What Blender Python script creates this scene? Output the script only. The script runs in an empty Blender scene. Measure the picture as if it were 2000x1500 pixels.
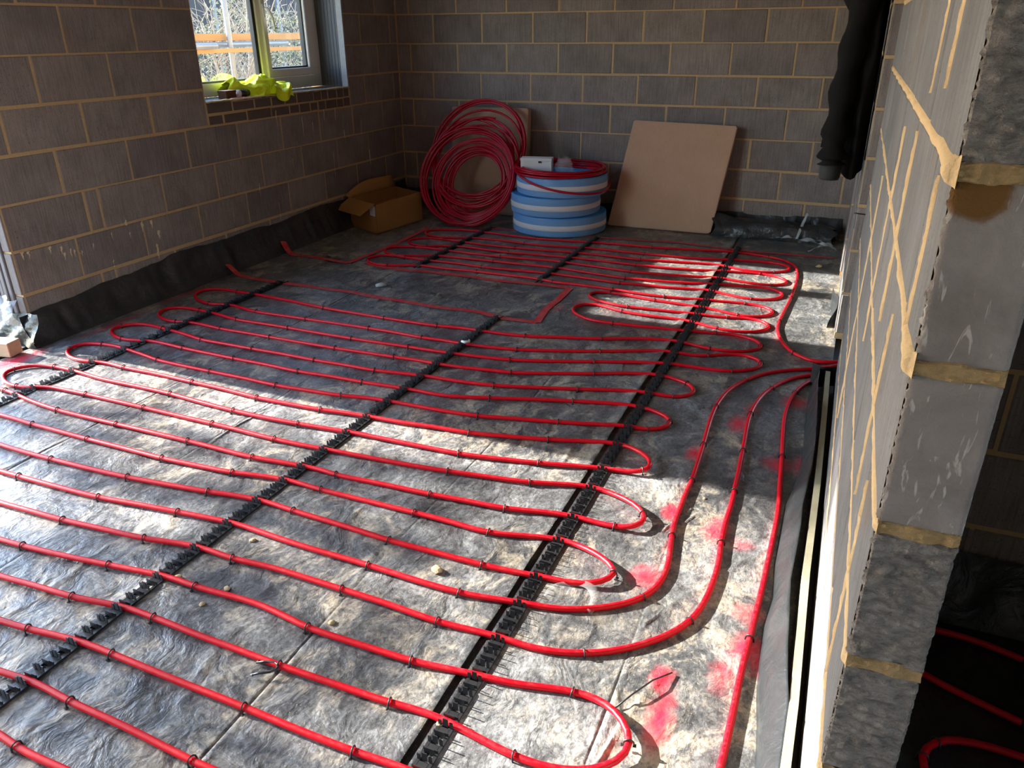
import bpy, bmesh, math, random
import numpy as np
from mathutils import Vector, Matrix
random.seed(7); RNG = np.random.default_rng(11)
C = bpy.context.scene.collection
SC = bpy.context.scene

# ---------------------------------------------------------------- camera, light, exposure
cam = bpy.data.cameras.new('camera'); cam.sensor_width = 36.0; cam.lens = 1502.82/2000*36.0
cam.clip_start = 0.02; cam.clip_end = 200
camo = bpy.data.objects.new('camera', cam); C.objects.link(camo)
camo.matrix_world = Matrix(((0.91995525, -0.15692036, 0.35924691, 3.78478),
                            (0.39195006, 0.38589862, -0.83513916, -6.33353),
                            (-0.00758254, 0.9090975, 0.4165144, 1.49331), (0, 0, 0, 1)))
SC.camera = camo
w = bpy.data.worlds.new('sky'); SC.world = w; w.use_nodes = True
nt = w.node_tree; nt.nodes.clear()
SKY_STRENGTH, SUN_STRENGTH = 0.9, 15.0
sky = nt.nodes.new('ShaderNodeTexSky'); sky.sky_type = 'NISHITA'; sky.sun_disc = False
sky.sun_elevation = math.radians(24); sky.sun_rotation = math.radians(-90); sky.air_density = 1.0; sky.dust_density = .3; sky.ozone_density = 1.5
bg = nt.nodes.new('ShaderNodeBackground'); bg.inputs[1].default_value = SKY_STRENGTH
wo = nt.nodes.new('ShaderNodeOutputWorld')
nt.links.new(sky.outputs[0], bg.inputs[0]); nt.links.new(bg.outputs[0], wo.inputs[0])
sd = Vector((1.0, -0.02, -0.42)).normalized()
sun = bpy.data.lights.new('sun', 'SUN'); sun.energy = SUN_STRENGTH; sun.angle = math.radians(0.6); sun.color = (1.0, 0.96, 0.90)
suno = bpy.data.objects.new('sun', sun); C.objects.link(suno); suno.rotation_euler = sd.to_track_quat('-Z', 'Y').to_euler()
suno.location = (-8, -3, 6)
SC.view_settings.view_transform = 'Standard'; SC.view_settings.look = 'None'
SC.view_settings.gamma = 1.0; SC.view_settings.use_curve_mapping = False
SC.view_settings.exposure = 0.88
SC.cycles.max_bounces = 10; SC.cycles.diffuse_bounces = 6; SC.cycles.transparent_max_bounces = 16

PIPE_A=[(4.3,-2.33,0.0135,0),(4.05,-2.42,0.0135,0),(3.791,-2.559,0.0135,0),(3.673,-2.486,0.0135,1),(3.598,-2.325,0.0135,0),(3.565,-2.175,0.0135,0),(3.56,-2.037,0.0135,1),(3.571,-1.799,0.0135,0),(3.583,-1.569,0.0135,1),(3.586,-1.358,0.0135,0),(3.587,-1.217,0.0135,1),(3.578,-1.009,0.0135,1),(3.563,-0.91,0.0135,0),(3.544,-0.837,0.0135,0),(3.519,-0.778,0.0135,0),(3.47,-0.726,0.0135,0),(3.421,-0.681,0.0135,0),(3.355,-0.655,0.0135,1),(3.267,-0.63,0.0135,0),(3.175,-0.62,0.0135,0),(3.094,-0.614,0.0135,0),(2.982,-0.627,0.0135,0),(2.911,-0.647,0.0135,0),(2.727,-0.671,0.0135,0),(2.518,-0.705,0.0135,1),(2.306,-0.707,0.0135,0),(2.106,-0.717,0.0135,0),(1.948,-0.737,0.0135,0),(1.747,-0.764,0.0135,0),(1.609,-0.774,0.0135,1),(1.397,-0.758,0.0135,0),(1.16,-0.731,0.0135,0),(1.052,-0.716,0.0135,0),(0.946,-0.719,0.0135,0),(0.804,-0.764,0.0135,0),(0.713,-0.809,0.0135,0),(0.684,-0.859,0.0135,0),(0.694,-0.912,0.0135,0),(0.719,-0.949,0.0135,0),(0.771,-0.984,0.0135,0),(0.864,-1.011,0.0135,0),(0.955,-1.002,0.0135,1),(1.046,-0.967,0.0135,0),(1.173,-0.932,0.0135,0),(1.359,-0.924,0.0135,0),(1.578,-0.941,0.0135,1),(1.732,-0.948,0.0135,0),(1.98,-0.916,0.0135,0),(2.123,-0.9,0.0135,0),(2.282,-0.901,0.0135,0),(2.507,-0.906,0.0135,1),(2.664,-0.904,0.0135,0),(2.846,-0.892,0.0135,0),(3.021,-0.86,0.0135,0),(3.125,-0.841,0.0135,0),(3.289,-0.812,0.0135,0),(3.399,-0.804,0.0135,0),(3.47,-0.832,0.0135,0),(3.51,-0.871,0.0135,0),(3.522,-0.927,0.0135,0),(3.504,-0.987,0.0135,0),(3.424,-1.051,0.0135,1),(3.35,-1.067,0.0135,0),(3.236,-1.066,0.0135,0),(3.19,-1.051,0.0135,0),(3.143,-1.036,0.0135,0),(3.052,-1.004,0.0135,0),(2.837,-1.026,0.0135,0),(2.696,-1.045,0.0135,0),(2.523,-1.071,0.0135,1),(2.289,-1.059,0.0135,0),(2.027,-1.056,0.0135,0),(1.783,-1.081,0.0135,0),(1.566,-1.095,0.0135,1),(1.372,-1.097,0.0135,0),(1.218,-1.09,0.0135,0),(1.134,-1.081,0.0135,0),(0.944,-1.06,0.0135,1),(0.838,-1.057,0.0135,0),(0.755,-1.089,0.0135,0),(0.707,-1.135,0.0135,0),(0.697,-1.182,0.0135,0),(0.718,-1.226,0.0135,0),(0.776,-1.28,0.0135,0),(0.844,-1.304,0.0135,0),(0.921,-1.298,0.0135,1),(1.03,-1.239,0.0135,0),(1.168,-1.21,0.0135,0),(1.345,-1.222,0.0135,0),(1.572,-1.235,0.0135,1),(1.755,-1.217,0.0135,0),(1.911,-1.208,0.0135,0),(2.141,-1.199,0.0135,0),(2.526,-1.211,0.0135,1),(2.734,-1.211,0.0135,0),(2.905,-1.191,0.0135,0),(3.071,-1.158,0.0135,0),(3.202,-1.132,0.0135,0),(3.349,-1.113,0.0135,1),(3.433,-1.131,0.0135,0),(3.487,-1.159,0.0135,0),(3.516,-1.197,0.0135,0),(3.53,-1.24,0.0135,0),(3.523,-1.302,0.0135,0),(3.437,-1.354,0.0135,1),(3.362,-1.354,0.0135,0),(3.281,-1.345,0.0135,0),(3.218,-1.334,0.0135,0),(3.151,-1.323,0.0135,0),(3.087,-1.318,0.0135,0),(2.968,-1.34,0.0135,0),(2.77,-1.368,0.0135,0),(2.536,-1.383,0.0135,1),(2.267,-1.355,0.0135,0),(1.975,-1.33,0.0135,0),(1.767,-1.346,0.0135,0),(1.561,-1.361,0.0135,1),(1.327,-1.362,0.0135,0),(1.175,-1.352,0.0135,0),(1.105,-1.349,0.0135,0),(0.975,-1.342,0.0135,0),(0.845,-1.345,0.0135,1),(0.732,-1.381,0.0135,0),(0.685,-1.415,0.0135,0),(0.669,-1.47,0.0135,0),(0.679,-1.523,0.0135,0),(0.724,-1.568,0.0135,0),(0.783,-1.599,0.0135,0),(0.854,-1.609,0.0135,1),(0.938,-1.584,0.0135,0),(1.022,-1.543,0.0135,0),(1.112,-1.515,0.0135,0),(1.164,-1.502,0.0135,0),(1.351,-1.496,0.0135,0),(1.564,-1.492,0.0135,1),(1.786,-1.489,0.0135,0),(2.013,-1.483,0.0135,0),(2.282,-1.516,0.0135,0),(2.542,-1.546,0.0135,1),(2.806,-1.527,0.0135,0),(2.966,-1.5,0.0135,0),(3.127,-1.459,0.0135,0),(3.286,-1.431,0.0135,1),(3.385,-1.415,0.0135,0),(3.457,-1.427,0.0135,0),(3.512,-1.478,0.0135,0),(3.535,-1.529,0.0135,0),(3.527,-1.581,0.0135,0),(3.486,-1.64,0.0135,0),(3.444,-1.667,0.0135,0),(3.356,-1.681,0.0135,1),(3.311,-1.678,0.0135,0),(3.253,-1.658,0.0135,0),(3.188,-1.635,0.0135,0),(3.125,-1.615,0.0135,0),(3.046,-1.613,0.0135,0),(2.833,-1.646,0.0135,0),(2.701,-1.647,0.0135,0),(2.537,-1.664,0.0135,1),(2.324,-1.645,0.0135,0),(2.045,-1.629,0.0135,0),(1.775,-1.644,0.0135,0),(1.55,-1.652,0.0135,1),(1.341,-1.637,0.0135,0),(1.164,-1.642,0.0135,0),(1.035,-1.642,0.0135,0),(0.931,-1.631,0.0135,1),(0.83,-1.619,0.0135,0),(0.766,-1.628,0.0135,0),(0.711,-1.673,0.0135,0),(0.689,-1.727,0.0135,0),(0.706,-1.787,0.0135,1),(0.753,-1.84,0.0135,0),(0.819,-1.871,0.0135,0),(0.917,-1.86,0.0135,1),(1.031,-1.816,0.0135,0),(1.128,-1.777,0.0135,0),(1.295,-1.78,0.0135,0),(1.566,-1.767,0.0135,1),(1.79,-1.769,0.0135,0),(2.008,-1.771,0.0135,0),(2.123,-1.799,0.0135,1),(2.304,-1.798,0.0135,0),(2.536,-1.811,0.0135,1),(2.683,-1.831,0.0135,0),(2.867,-1.839,0.0135,1),(2.998,-1.824,0.0135,0),(3.133,-1.802,0.0135,0),(3.213,-1.791,0.0135,0),(3.34,-1.781,0.0135,1),(3.429,-1.791,0.0135,0),(3.485,-1.823,0.0135,0),(3.515,-1.869,0.0135,1),(3.505,-1.931,0.0135,0),(3.465,-1.979,0.0135,0),(3.413,-2.01,0.0135,0),(3.328,-2.007,0.0135,1),(3.237,-1.976,0.0135,0),(3.16,-1.958,0.0135,0),(3.053,-1.946,0.0135,0),(2.929,-1.935,0.0135,0),(2.829,-1.928,0.0135,1),(2.692,-1.903,0.0135,0),(2.6,-1.886,0.0135,0),(2.539,-1.88,0.0135,1),(2.465,-1.895,0.0135,0),(2.427,-1.933,0.0135,0),(2.434,-1.996,0.0135,0),(2.478,-2.042,0.0135,0),(2.541,-2.069,0.0135,0),(2.628,-2.096,0.0135,0),(2.709,-2.104,0.0135,1),(2.86,-2.098,0.0135,0),(3.051,-2.084,0.0135,0),(3.153,-2.081,0.0135,0),(3.283,-2.071,0.0135,1),(3.362,-2.049,0.0135,0),(3.438,-2.05,0.0135,0),(3.49,-2.07,0.0135,0),(3.52,-2.124,0.0135,1),(3.513,-2.183,0.0135,0),(3.478,-2.227,0.0135,0),(3.406,-2.273,0.0135,0),(3.34,-2.282,0.0135,0),(3.262,-2.271,0.0135,1),(3.197,-2.249,0.0135,0),(3.122,-2.222,0.0135,0),(3.033,-2.208,0.0135,0),(2.849,-2.212,0.0135,0),(2.699,-2.192,0.0135,1),(2.616,-2.161,0.0135,0),(2.545,-2.134,0.0135,0),(2.477,-2.138,0.0135,0),(2.433,-2.179,0.0135,0),(2.415,-2.241,0.0135,0),(2.442,-2.309,0.0135,0),(2.5,-2.362,0.0135,0),(2.583,-2.402,0.0135,0),(2.709,-2.406,0.0135,1),(2.833,-2.4,0.0135,0),(3,-2.381,0.0135,0),(3.137,-2.372,0.0135,0),(3.269,-2.345,0.0135,1),(3.352,-2.328,0.0135,0),(3.421,-2.345,0.0135,0),(3.48,-2.373,0.0135,0),(3.516,-2.437,0.0135,1),(3.51,-2.493,0.0135,0),(3.467,-2.539,0.0135,0),(3.408,-2.567,0.0135,0),(3.347,-2.584,0.0135,0),(3.275,-2.583,0.0135,1),(3.202,-2.567,0.0135,0),(3.132,-2.549,0.0135,0),(3.064,-2.545,0.0135,0),(2.96,-2.567,0.0135,0),(2.858,-2.6,0.0135,0),(2.719,-2.66,0.0135,1),(2.553,-2.707,0.0135,0),(2.423,-2.747,0.0135,0),(2.33,-2.772,0.0135,1),(2.216,-2.785,0.0135,0),(2.081,-2.789,0.0135,0),(1.956,-2.788,0.0135,0),(1.817,-2.809,0.0135,1),(1.646,-2.811,0.0135,0),(1.48,-2.808,0.0135,1),(1.264,-2.8,0.0135,0),(1.048,-2.789,0.0135,1),(0.815,-2.759,0.0135,0),(0.628,-2.743,0.0135,0),(0.48,-2.731,0.0135,0),(0.351,-2.732,0.0135,1),(0.247,-2.722,0.0135,0),(0.163,-2.744,0.0135,0),(0.121,-2.789,0.0135,0),(0.137,-2.867,0.0135,0),(0.219,-2.944,0.0135,0),(0.323,-2.982,0.0135,0),(0.356,-2.987,0.0135,1),(0.43,-2.97,0.0135,0),(0.488,-2.947,0.0135,0),(0.522,-2.954,0.0135,0),(0.72,-2.994,0.0135,1),(0.904,-2.993,0.0135,0),(1.071,-2.991,0.0135,1),(1.287,-2.986,0.0135,0),(1.488,-2.985,0.0135,1),(1.652,-2.987,0.0135,0),(1.829,-2.999,0.0135,1),(1.967,-2.991,0.0135,0),(2.081,-2.997,0.0135,0),(2.218,-2.988,0.0135,0),(2.366,-2.966,0.0135,1),(2.467,-2.936,0.0135,0),(2.616,-2.887,0.0135,0),(2.766,-2.83,0.0135,1),(2.928,-2.758,0.0135,0),(3.042,-2.708,0.0135,0),(3.138,-2.702,0.0135,0),(3.202,-2.702,0.0135,0),(3.28,-2.681,0.0135,1),(3.332,-2.646,0.0135,0),(3.389,-2.611,0.0135,0),(3.451,-2.601,0.0135,0),(3.51,-2.624,0.0135,0),(3.546,-2.679,0.0135,1),(3.538,-2.737,0.0135,0),(3.503,-2.781,0.0135,0),(3.415,-2.833,0.0135,1),(3.341,-2.847,0.0135,0),(3.231,-2.848,0.0135,0),(3.125,-2.856,0.0135,0),(2.99,-2.894,0.0135,0),(2.778,-2.97,0.0135,1),(2.59,-3.042,0.0135,0),(2.469,-3.081,0.0135,0),(2.386,-3.104,0.0135,1),(2.238,-3.124,0.0135,0),(2.086,-3.135,0.0135,0),(1.957,-3.142,0.0135,0),(1.828,-3.142,0.0135,1),(1.656,-3.149,0.0135,0),(1.489,-3.152,0.0135,1),(1.268,-3.15,0.0135,0),(1.069,-3.145,0.0135,1),(0.882,-3.145,0.0135,0),(0.709,-3.146,0.0135,1),(0.518,-3.109,0.0135,0),(0.391,-3.097,0.0135,1),(0.289,-3.093,0.0135,0),(0.21,-3.114,0.0135,0),(0.176,-3.168,0.0135,0),(0.219,-3.248,0.0135,0),(0.308,-3.297,0.0135,0),(0.409,-3.306,0.0135,1),(0.475,-3.285,0.0135,0),(0.531,-3.277,0.0135,0),(0.725,-3.296,0.0135,1),(0.885,-3.296,0.0135,0),(1.067,-3.298,0.0135,1),(1.28,-3.301,0.0135,0),(1.489,-3.301,0.0135,1),(1.656,-3.294,0.0135,0),(1.83,-3.289,0.0135,1),(1.96,-3.28,0.0135,0),(2.064,-3.286,0.0135,0),(2.201,-3.279,0.0135,0),(2.329,-3.26,0.0135,0),(2.454,-3.246,0.0135,1),(2.596,-3.198,0.0135,0),(2.686,-3.162,0.0135,0),(2.822,-3.11,0.0135,1),(2.955,-3.049,0.0135,0),(3.059,-3.017,0.0135,0),(3.143,-3.012,0.0135,0),(3.207,-3.027,0.0135,0),(3.254,-3.051,0.0135,1),(3.295,-3.089,0.0135,0),(3.308,-3.125,0.0135,0),(3.304,-3.161,0.0135,0),(3.277,-3.196,0.0135,0),(3.222,-3.218,0.0135,1),(3.144,-3.221,0.0135,0),(3.03,-3.232,0.0135,0),(2.92,-3.265,0.0135,0),(2.803,-3.304,0.0135,1),(2.654,-3.35,0.0135,0),(2.541,-3.383,0.0135,0),(2.438,-3.411,0.0135,1),(2.302,-3.429,0.0135,0),(2.198,-3.434,0.0135,0),(2.104,-3.437,0.0135,0),(1.986,-3.449,0.0135,0),(1.83,-3.469,0.0135,1),(1.65,-3.468,0.0135,0),(1.484,-3.473,0.0135,1),(1.28,-3.468,0.0135,0),(1.092,-3.47,0.0135,1),(0.915,-3.468,0.0135,0),(0.75,-3.466,0.0135,1),(0.624,-3.439,0.0135,0),(0.548,-3.428,0.0135,0),(0.422,-3.413,0.0135,1),(0.305,-3.399,0.0135,0),(0.22,-3.42,0.0135,0),(0.173,-3.47,0.0135,1),(0.166,-3.525,0.0135,0),(0.241,-3.589,0.0135,0),(0.342,-3.619,0.0135,1),(0.419,-3.612,0.0135,0),(0.499,-3.584,0.0135,0),(0.567,-3.58,0.0135,0),(0.749,-3.596,0.0135,1),(0.937,-3.603,0.0135,0),(1.096,-3.608,0.0135,1),(1.299,-3.61,0.0135,0),(1.495,-3.619,0.0135,1),(1.674,-3.608,0.0135,0),(1.848,-3.607,0.0135,1),(1.979,-3.6,0.0135,0),(2.098,-3.594,0.0135,0),(2.205,-3.597,0.0135,0),(2.306,-3.591,0.0135,0),(2.473,-3.54,0.0135,1),(2.655,-3.48,0.0135,0),(2.827,-3.43,0.0135,1),(2.959,-3.395,0.0135,0),(3.057,-3.374,0.0135,0),(3.126,-3.376,0.0135,0),(3.185,-3.389,0.0135,0),(3.234,-3.413,0.0135,0),(3.274,-3.458,0.0135,1),(3.279,-3.496,0.0135,0),(3.255,-3.534,0.0135,0),(3.189,-3.566,0.0135,1),(3.11,-3.569,0.0135,0),(2.958,-3.61,0.0135,0),(2.835,-3.643,0.0135,1),(2.687,-3.675,0.0135,0),(2.581,-3.701,0.0135,0),(2.502,-3.718,0.0135,1),(2.353,-3.731,0.0135,0),(2.229,-3.734,0.0135,0),(2.11,-3.736,0.0135,0),(1.974,-3.743,0.0135,0),(1.842,-3.768,0.0135,1),(1.67,-3.78,0.0135,0),(1.5,-3.789,0.0135,1),(1.303,-3.781,0.0135,0),(1.099,-3.779,0.0135,1),(0.918,-3.775,0.0135,0),(0.749,-3.767,0.0135,1),(0.643,-3.744,0.0135,0),(0.556,-3.731,0.0135,0),(0.423,-3.709,0.0135,0),(0.313,-3.714,0.0135,1),(0.23,-3.74,0.0135,0),(0.194,-3.778,0.0135,0),(0.205,-3.828,0.0135,1),(0.234,-3.869,0.0135,0),(0.295,-3.904,0.0135,0),(0.367,-3.921,0.0135,0),(0.459,-3.912,0.0135,1),(0.508,-3.9,0.0135,0),(0.559,-3.893,0.0135,0),(0.67,-3.903,0.0135,1),(0.897,-3.901,0.0135,0),(1.112,-3.909,0.0135,1),(1.315,-3.915,0.0135,0),(1.509,-3.93,0.0135,1),(1.683,-3.927,0.0135,0),(1.842,-3.922,0.0135,1),(1.976,-3.906,0.0135,0),(2.104,-3.898,0.0135,0),(2.246,-3.893,0.0135,0),(2.382,-3.877,0.0135,0),(2.531,-3.869,0.0135,1),(2.687,-3.838,0.0135,0),(2.85,-3.799,0.0135,1),(2.984,-3.758,0.0135,0),(3.092,-3.729,0.0135,0),(3.155,-3.731,0.0135,0),(3.229,-3.784,0.028,0),(3.273,-3.827,0.028,0),(3.289,-3.861,0.028,0),(3.285,-3.894,0.028,0),(3.262,-3.923,0.028,1),(3.205,-3.916,0.0135,0),(3.15,-3.927,0.0135,0),(3.112,-3.933,0.0135,0),(3,-3.957,0.0135,0),(2.882,-3.987,0.0135,1),(2.721,-4.016,0.0135,0),(2.569,-4.038,0.0135,1),(2.458,-4.04,0.0135,0),(2.356,-4.042,0.0135,0),(2.24,-4.044,0.0135,0),(2.12,-4.047,0.0135,0),(1.978,-4.057,0.0135,0),(1.837,-4.068,0.0135,1),(1.665,-4.075,0.0135,0),(1.498,-4.073,0.0135,1),(1.303,-4.062,0.0135,0),(1.115,-4.047,0.0135,1),(0.902,-4.044,0.0135,0),(0.692,-4.045,0.0135,0),(0.559,-4.032,0.0135,0),(0.446,-4.024,0.0135,0),(0.347,-4.024,0.0135,1),(0.28,-4.034,0.0135,0),(0.221,-4.058,0.0135,0),(0.189,-4.088,0.0135,0),(0.176,-4.127,0.0135,1),(0.188,-4.176,0.0135,0),(0.239,-4.22,0.0135,0),(0.307,-4.249,0.0135,0),(0.39,-4.259,0.0135,1),(0.463,-4.241,0.0135,0),(0.521,-4.208,0.0135,0),(0.567,-4.199,0.0135,0),(0.658,-4.198,0.0135,0),(0.759,-4.195,0.0135,1),(0.945,-4.197,0.0135,0),(1.113,-4.198,0.0135,1),(1.306,-4.201,0.0135,0),(1.502,-4.203,0.0135,1),(1.67,-4.207,0.0135,0),(1.833,-4.214,0.0135,1),(1.99,-4.21,0.0135,0),(2.129,-4.202,0.0135,0),(2.286,-4.193,0.0135,0),(2.438,-4.184,0.0135,0),(2.591,-4.169,0.0135,1),(2.741,-4.15,0.0135,0),(2.901,-4.126,0.0135,1),(3,-4.097,0.0135,0),(3.106,-4.07,0.0135,0),(3.174,-4.074,0.0135,0),(3.26,-4.12,0.028,0),(3.313,-4.15,0.028,0),(3.344,-4.181,0.028,1),(3.353,-4.209,0.028,0),(3.344,-4.241,0.028,0),(3.313,-4.275,0.028,0),(3.261,-4.269,0.0135,1),(3.199,-4.272,0.0135,0),(3.147,-4.268,0.0135,0),(3.081,-4.271,0.0135,0),(2.995,-4.288,0.0135,0),(2.883,-4.313,0.0135,1),(2.742,-4.322,0.0135,0),(2.607,-4.333,0.0135,1),(2.421,-4.339,0.0135,0),(2.224,-4.349,0.0135,1),(2.156,-4.34,0.0135,0),(2.089,-4.343,0.0135,0),(1.978,-4.352,0.0135,0),(1.847,-4.364,0.0135,1),(1.688,-4.361,0.0135,0),(1.521,-4.358,0.0135,1),(1.325,-4.358,0.0135,0),(1.13,-4.36,0.0135,1),(0.951,-4.362,0.0135,0),(0.784,-4.359,0.0135,1),(0.678,-4.35,0.0135,0),(0.573,-4.337,0.0135,0),(0.459,-4.315,0.0135,0),(0.383,-4.307,0.0135,1),(0.318,-4.3,0.0135,0),(0.2,-4.295,0.0135,0),(0.16,-4.33,0.0135,0),(0.15,-4.39,0.0135,0),(0.2,-4.435,0.0135,0),(0.35,-4.45,0.0135,0),(0.56,-4.485,0.0135,0),(0.693,-4.488,0.0135,0),(0.801,-4.494,0.0135,1),(0.964,-4.496,0.0135,0),(1.129,-4.5,0.0135,1),(1.338,-4.5,0.0135,0),(1.532,-4.502,0.0135,1),(1.697,-4.493,0.0135,0),(1.852,-4.483,0.0135,1),(1.95,-4.464,0.0135,0),(2.08,-4.447,0.0135,0),(2.145,-4.449,0.0135,0),(2.231,-4.454,0.0135,1),(2.43,-4.454,0.0135,0),(2.613,-4.453,0.0135,1),(2.75,-4.454,0.0135,0),(2.888,-4.461,0.0135,1),(3.015,-4.43,0.0135,0),(3.112,-4.406,0.0135,0),(3.174,-4.41,0.0135,0),(3.247,-4.446,0.028,0),(3.301,-4.473,0.028,0),(3.334,-4.502,0.028,0),(3.341,-4.517,0.028,1),(3.334,-4.548,0.028,0),(3.306,-4.577,0.028,0),(3.252,-4.585,0.0135,0),(3.197,-4.597,0.0135,0),(3.138,-4.602,0.0135,0),(3.04,-4.614,0.0135,0),(2.94,-4.619,0.0135,1),(2.782,-4.621,0.0135,0),(2.615,-4.621,0.0135,1),(2.421,-4.609,0.0135,0),(2.222,-4.601,0.0135,1),(2.112,-4.592,0.0135,0),(2.048,-4.594,0.0135,0),(1.954,-4.604,0.0135,0),(1.864,-4.62,0.0135,1),(1.692,-4.639,0.0135,0),(1.522,-4.656,0.0135,1),(1.337,-4.665,0.0135,0),(1.139,-4.67,0.0135,1),(0.985,-4.671,0.0135,0),(0.818,-4.664,0.0135,0),(0.45,-4.61,0.0135,0),(0.24,-4.62,0.0135,0),(0.17,-4.66,0.0135,0),(0.17,-4.73,0.0135,0),(0.24,-4.77,0.0135,0),(0.45,-4.77,0.0135,0),(1.012,-4.806,0.0135,0),(1.141,-4.805,0.0135,1),(1.333,-4.802,0.0135,0),(1.534,-4.795,0.0135,1),(1.701,-4.775,0.0135,0),(1.862,-4.758,0.0135,1),(1.982,-4.746,0.0135,0),(2.098,-4.737,0.0135,0),(2.209,-4.743,0.0135,0),(2.323,-4.75,0.0135,0),(2.414,-4.753,0.0135,0),(2.618,-4.755,0.0135,1),(2.78,-4.761,0.0135,0),(2.936,-4.761,0.0135,1),(3.018,-4.751,0.0135,0),(3.11,-4.734,0.0135,0),(3.203,-4.719,0.0135,0),(3.258,-4.703,0.0135,0),(3.304,-4.681,0.0135,0),(3.373,-4.637,0.0135,0),(3.432,-4.579,0.0135,1),(3.461,-4.513,0.0135,0),(3.468,-4.421,0.0135,0),(3.454,-4.317,0.0135,0),(3.443,-4.245,0.0135,1),(3.435,-4.159,0.0135,0),(3.436,-4.076,0.0135,0),(3.434,-3.973,0.0135,0),(3.438,-3.89,0.0135,1),(3.434,-3.762,0.0135,0),(3.428,-3.607,0.0135,1),(3.417,-3.409,0.0135,0),(3.415,-3.245,0.0135,1),(3.436,-3.073,0.0135,0),(3.462,-2.991,0.0135,0),(3.499,-2.908,0.0135,1),(3.547,-2.831,0.0135,0),(3.599,-2.772,0.0135,0),(3.691,-2.705,0.0135,0),(3.784,-2.65,0.0135,0),(4.05,-2.46,0.0135,0),(4.3,-2.45,0.0135,0)]
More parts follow.
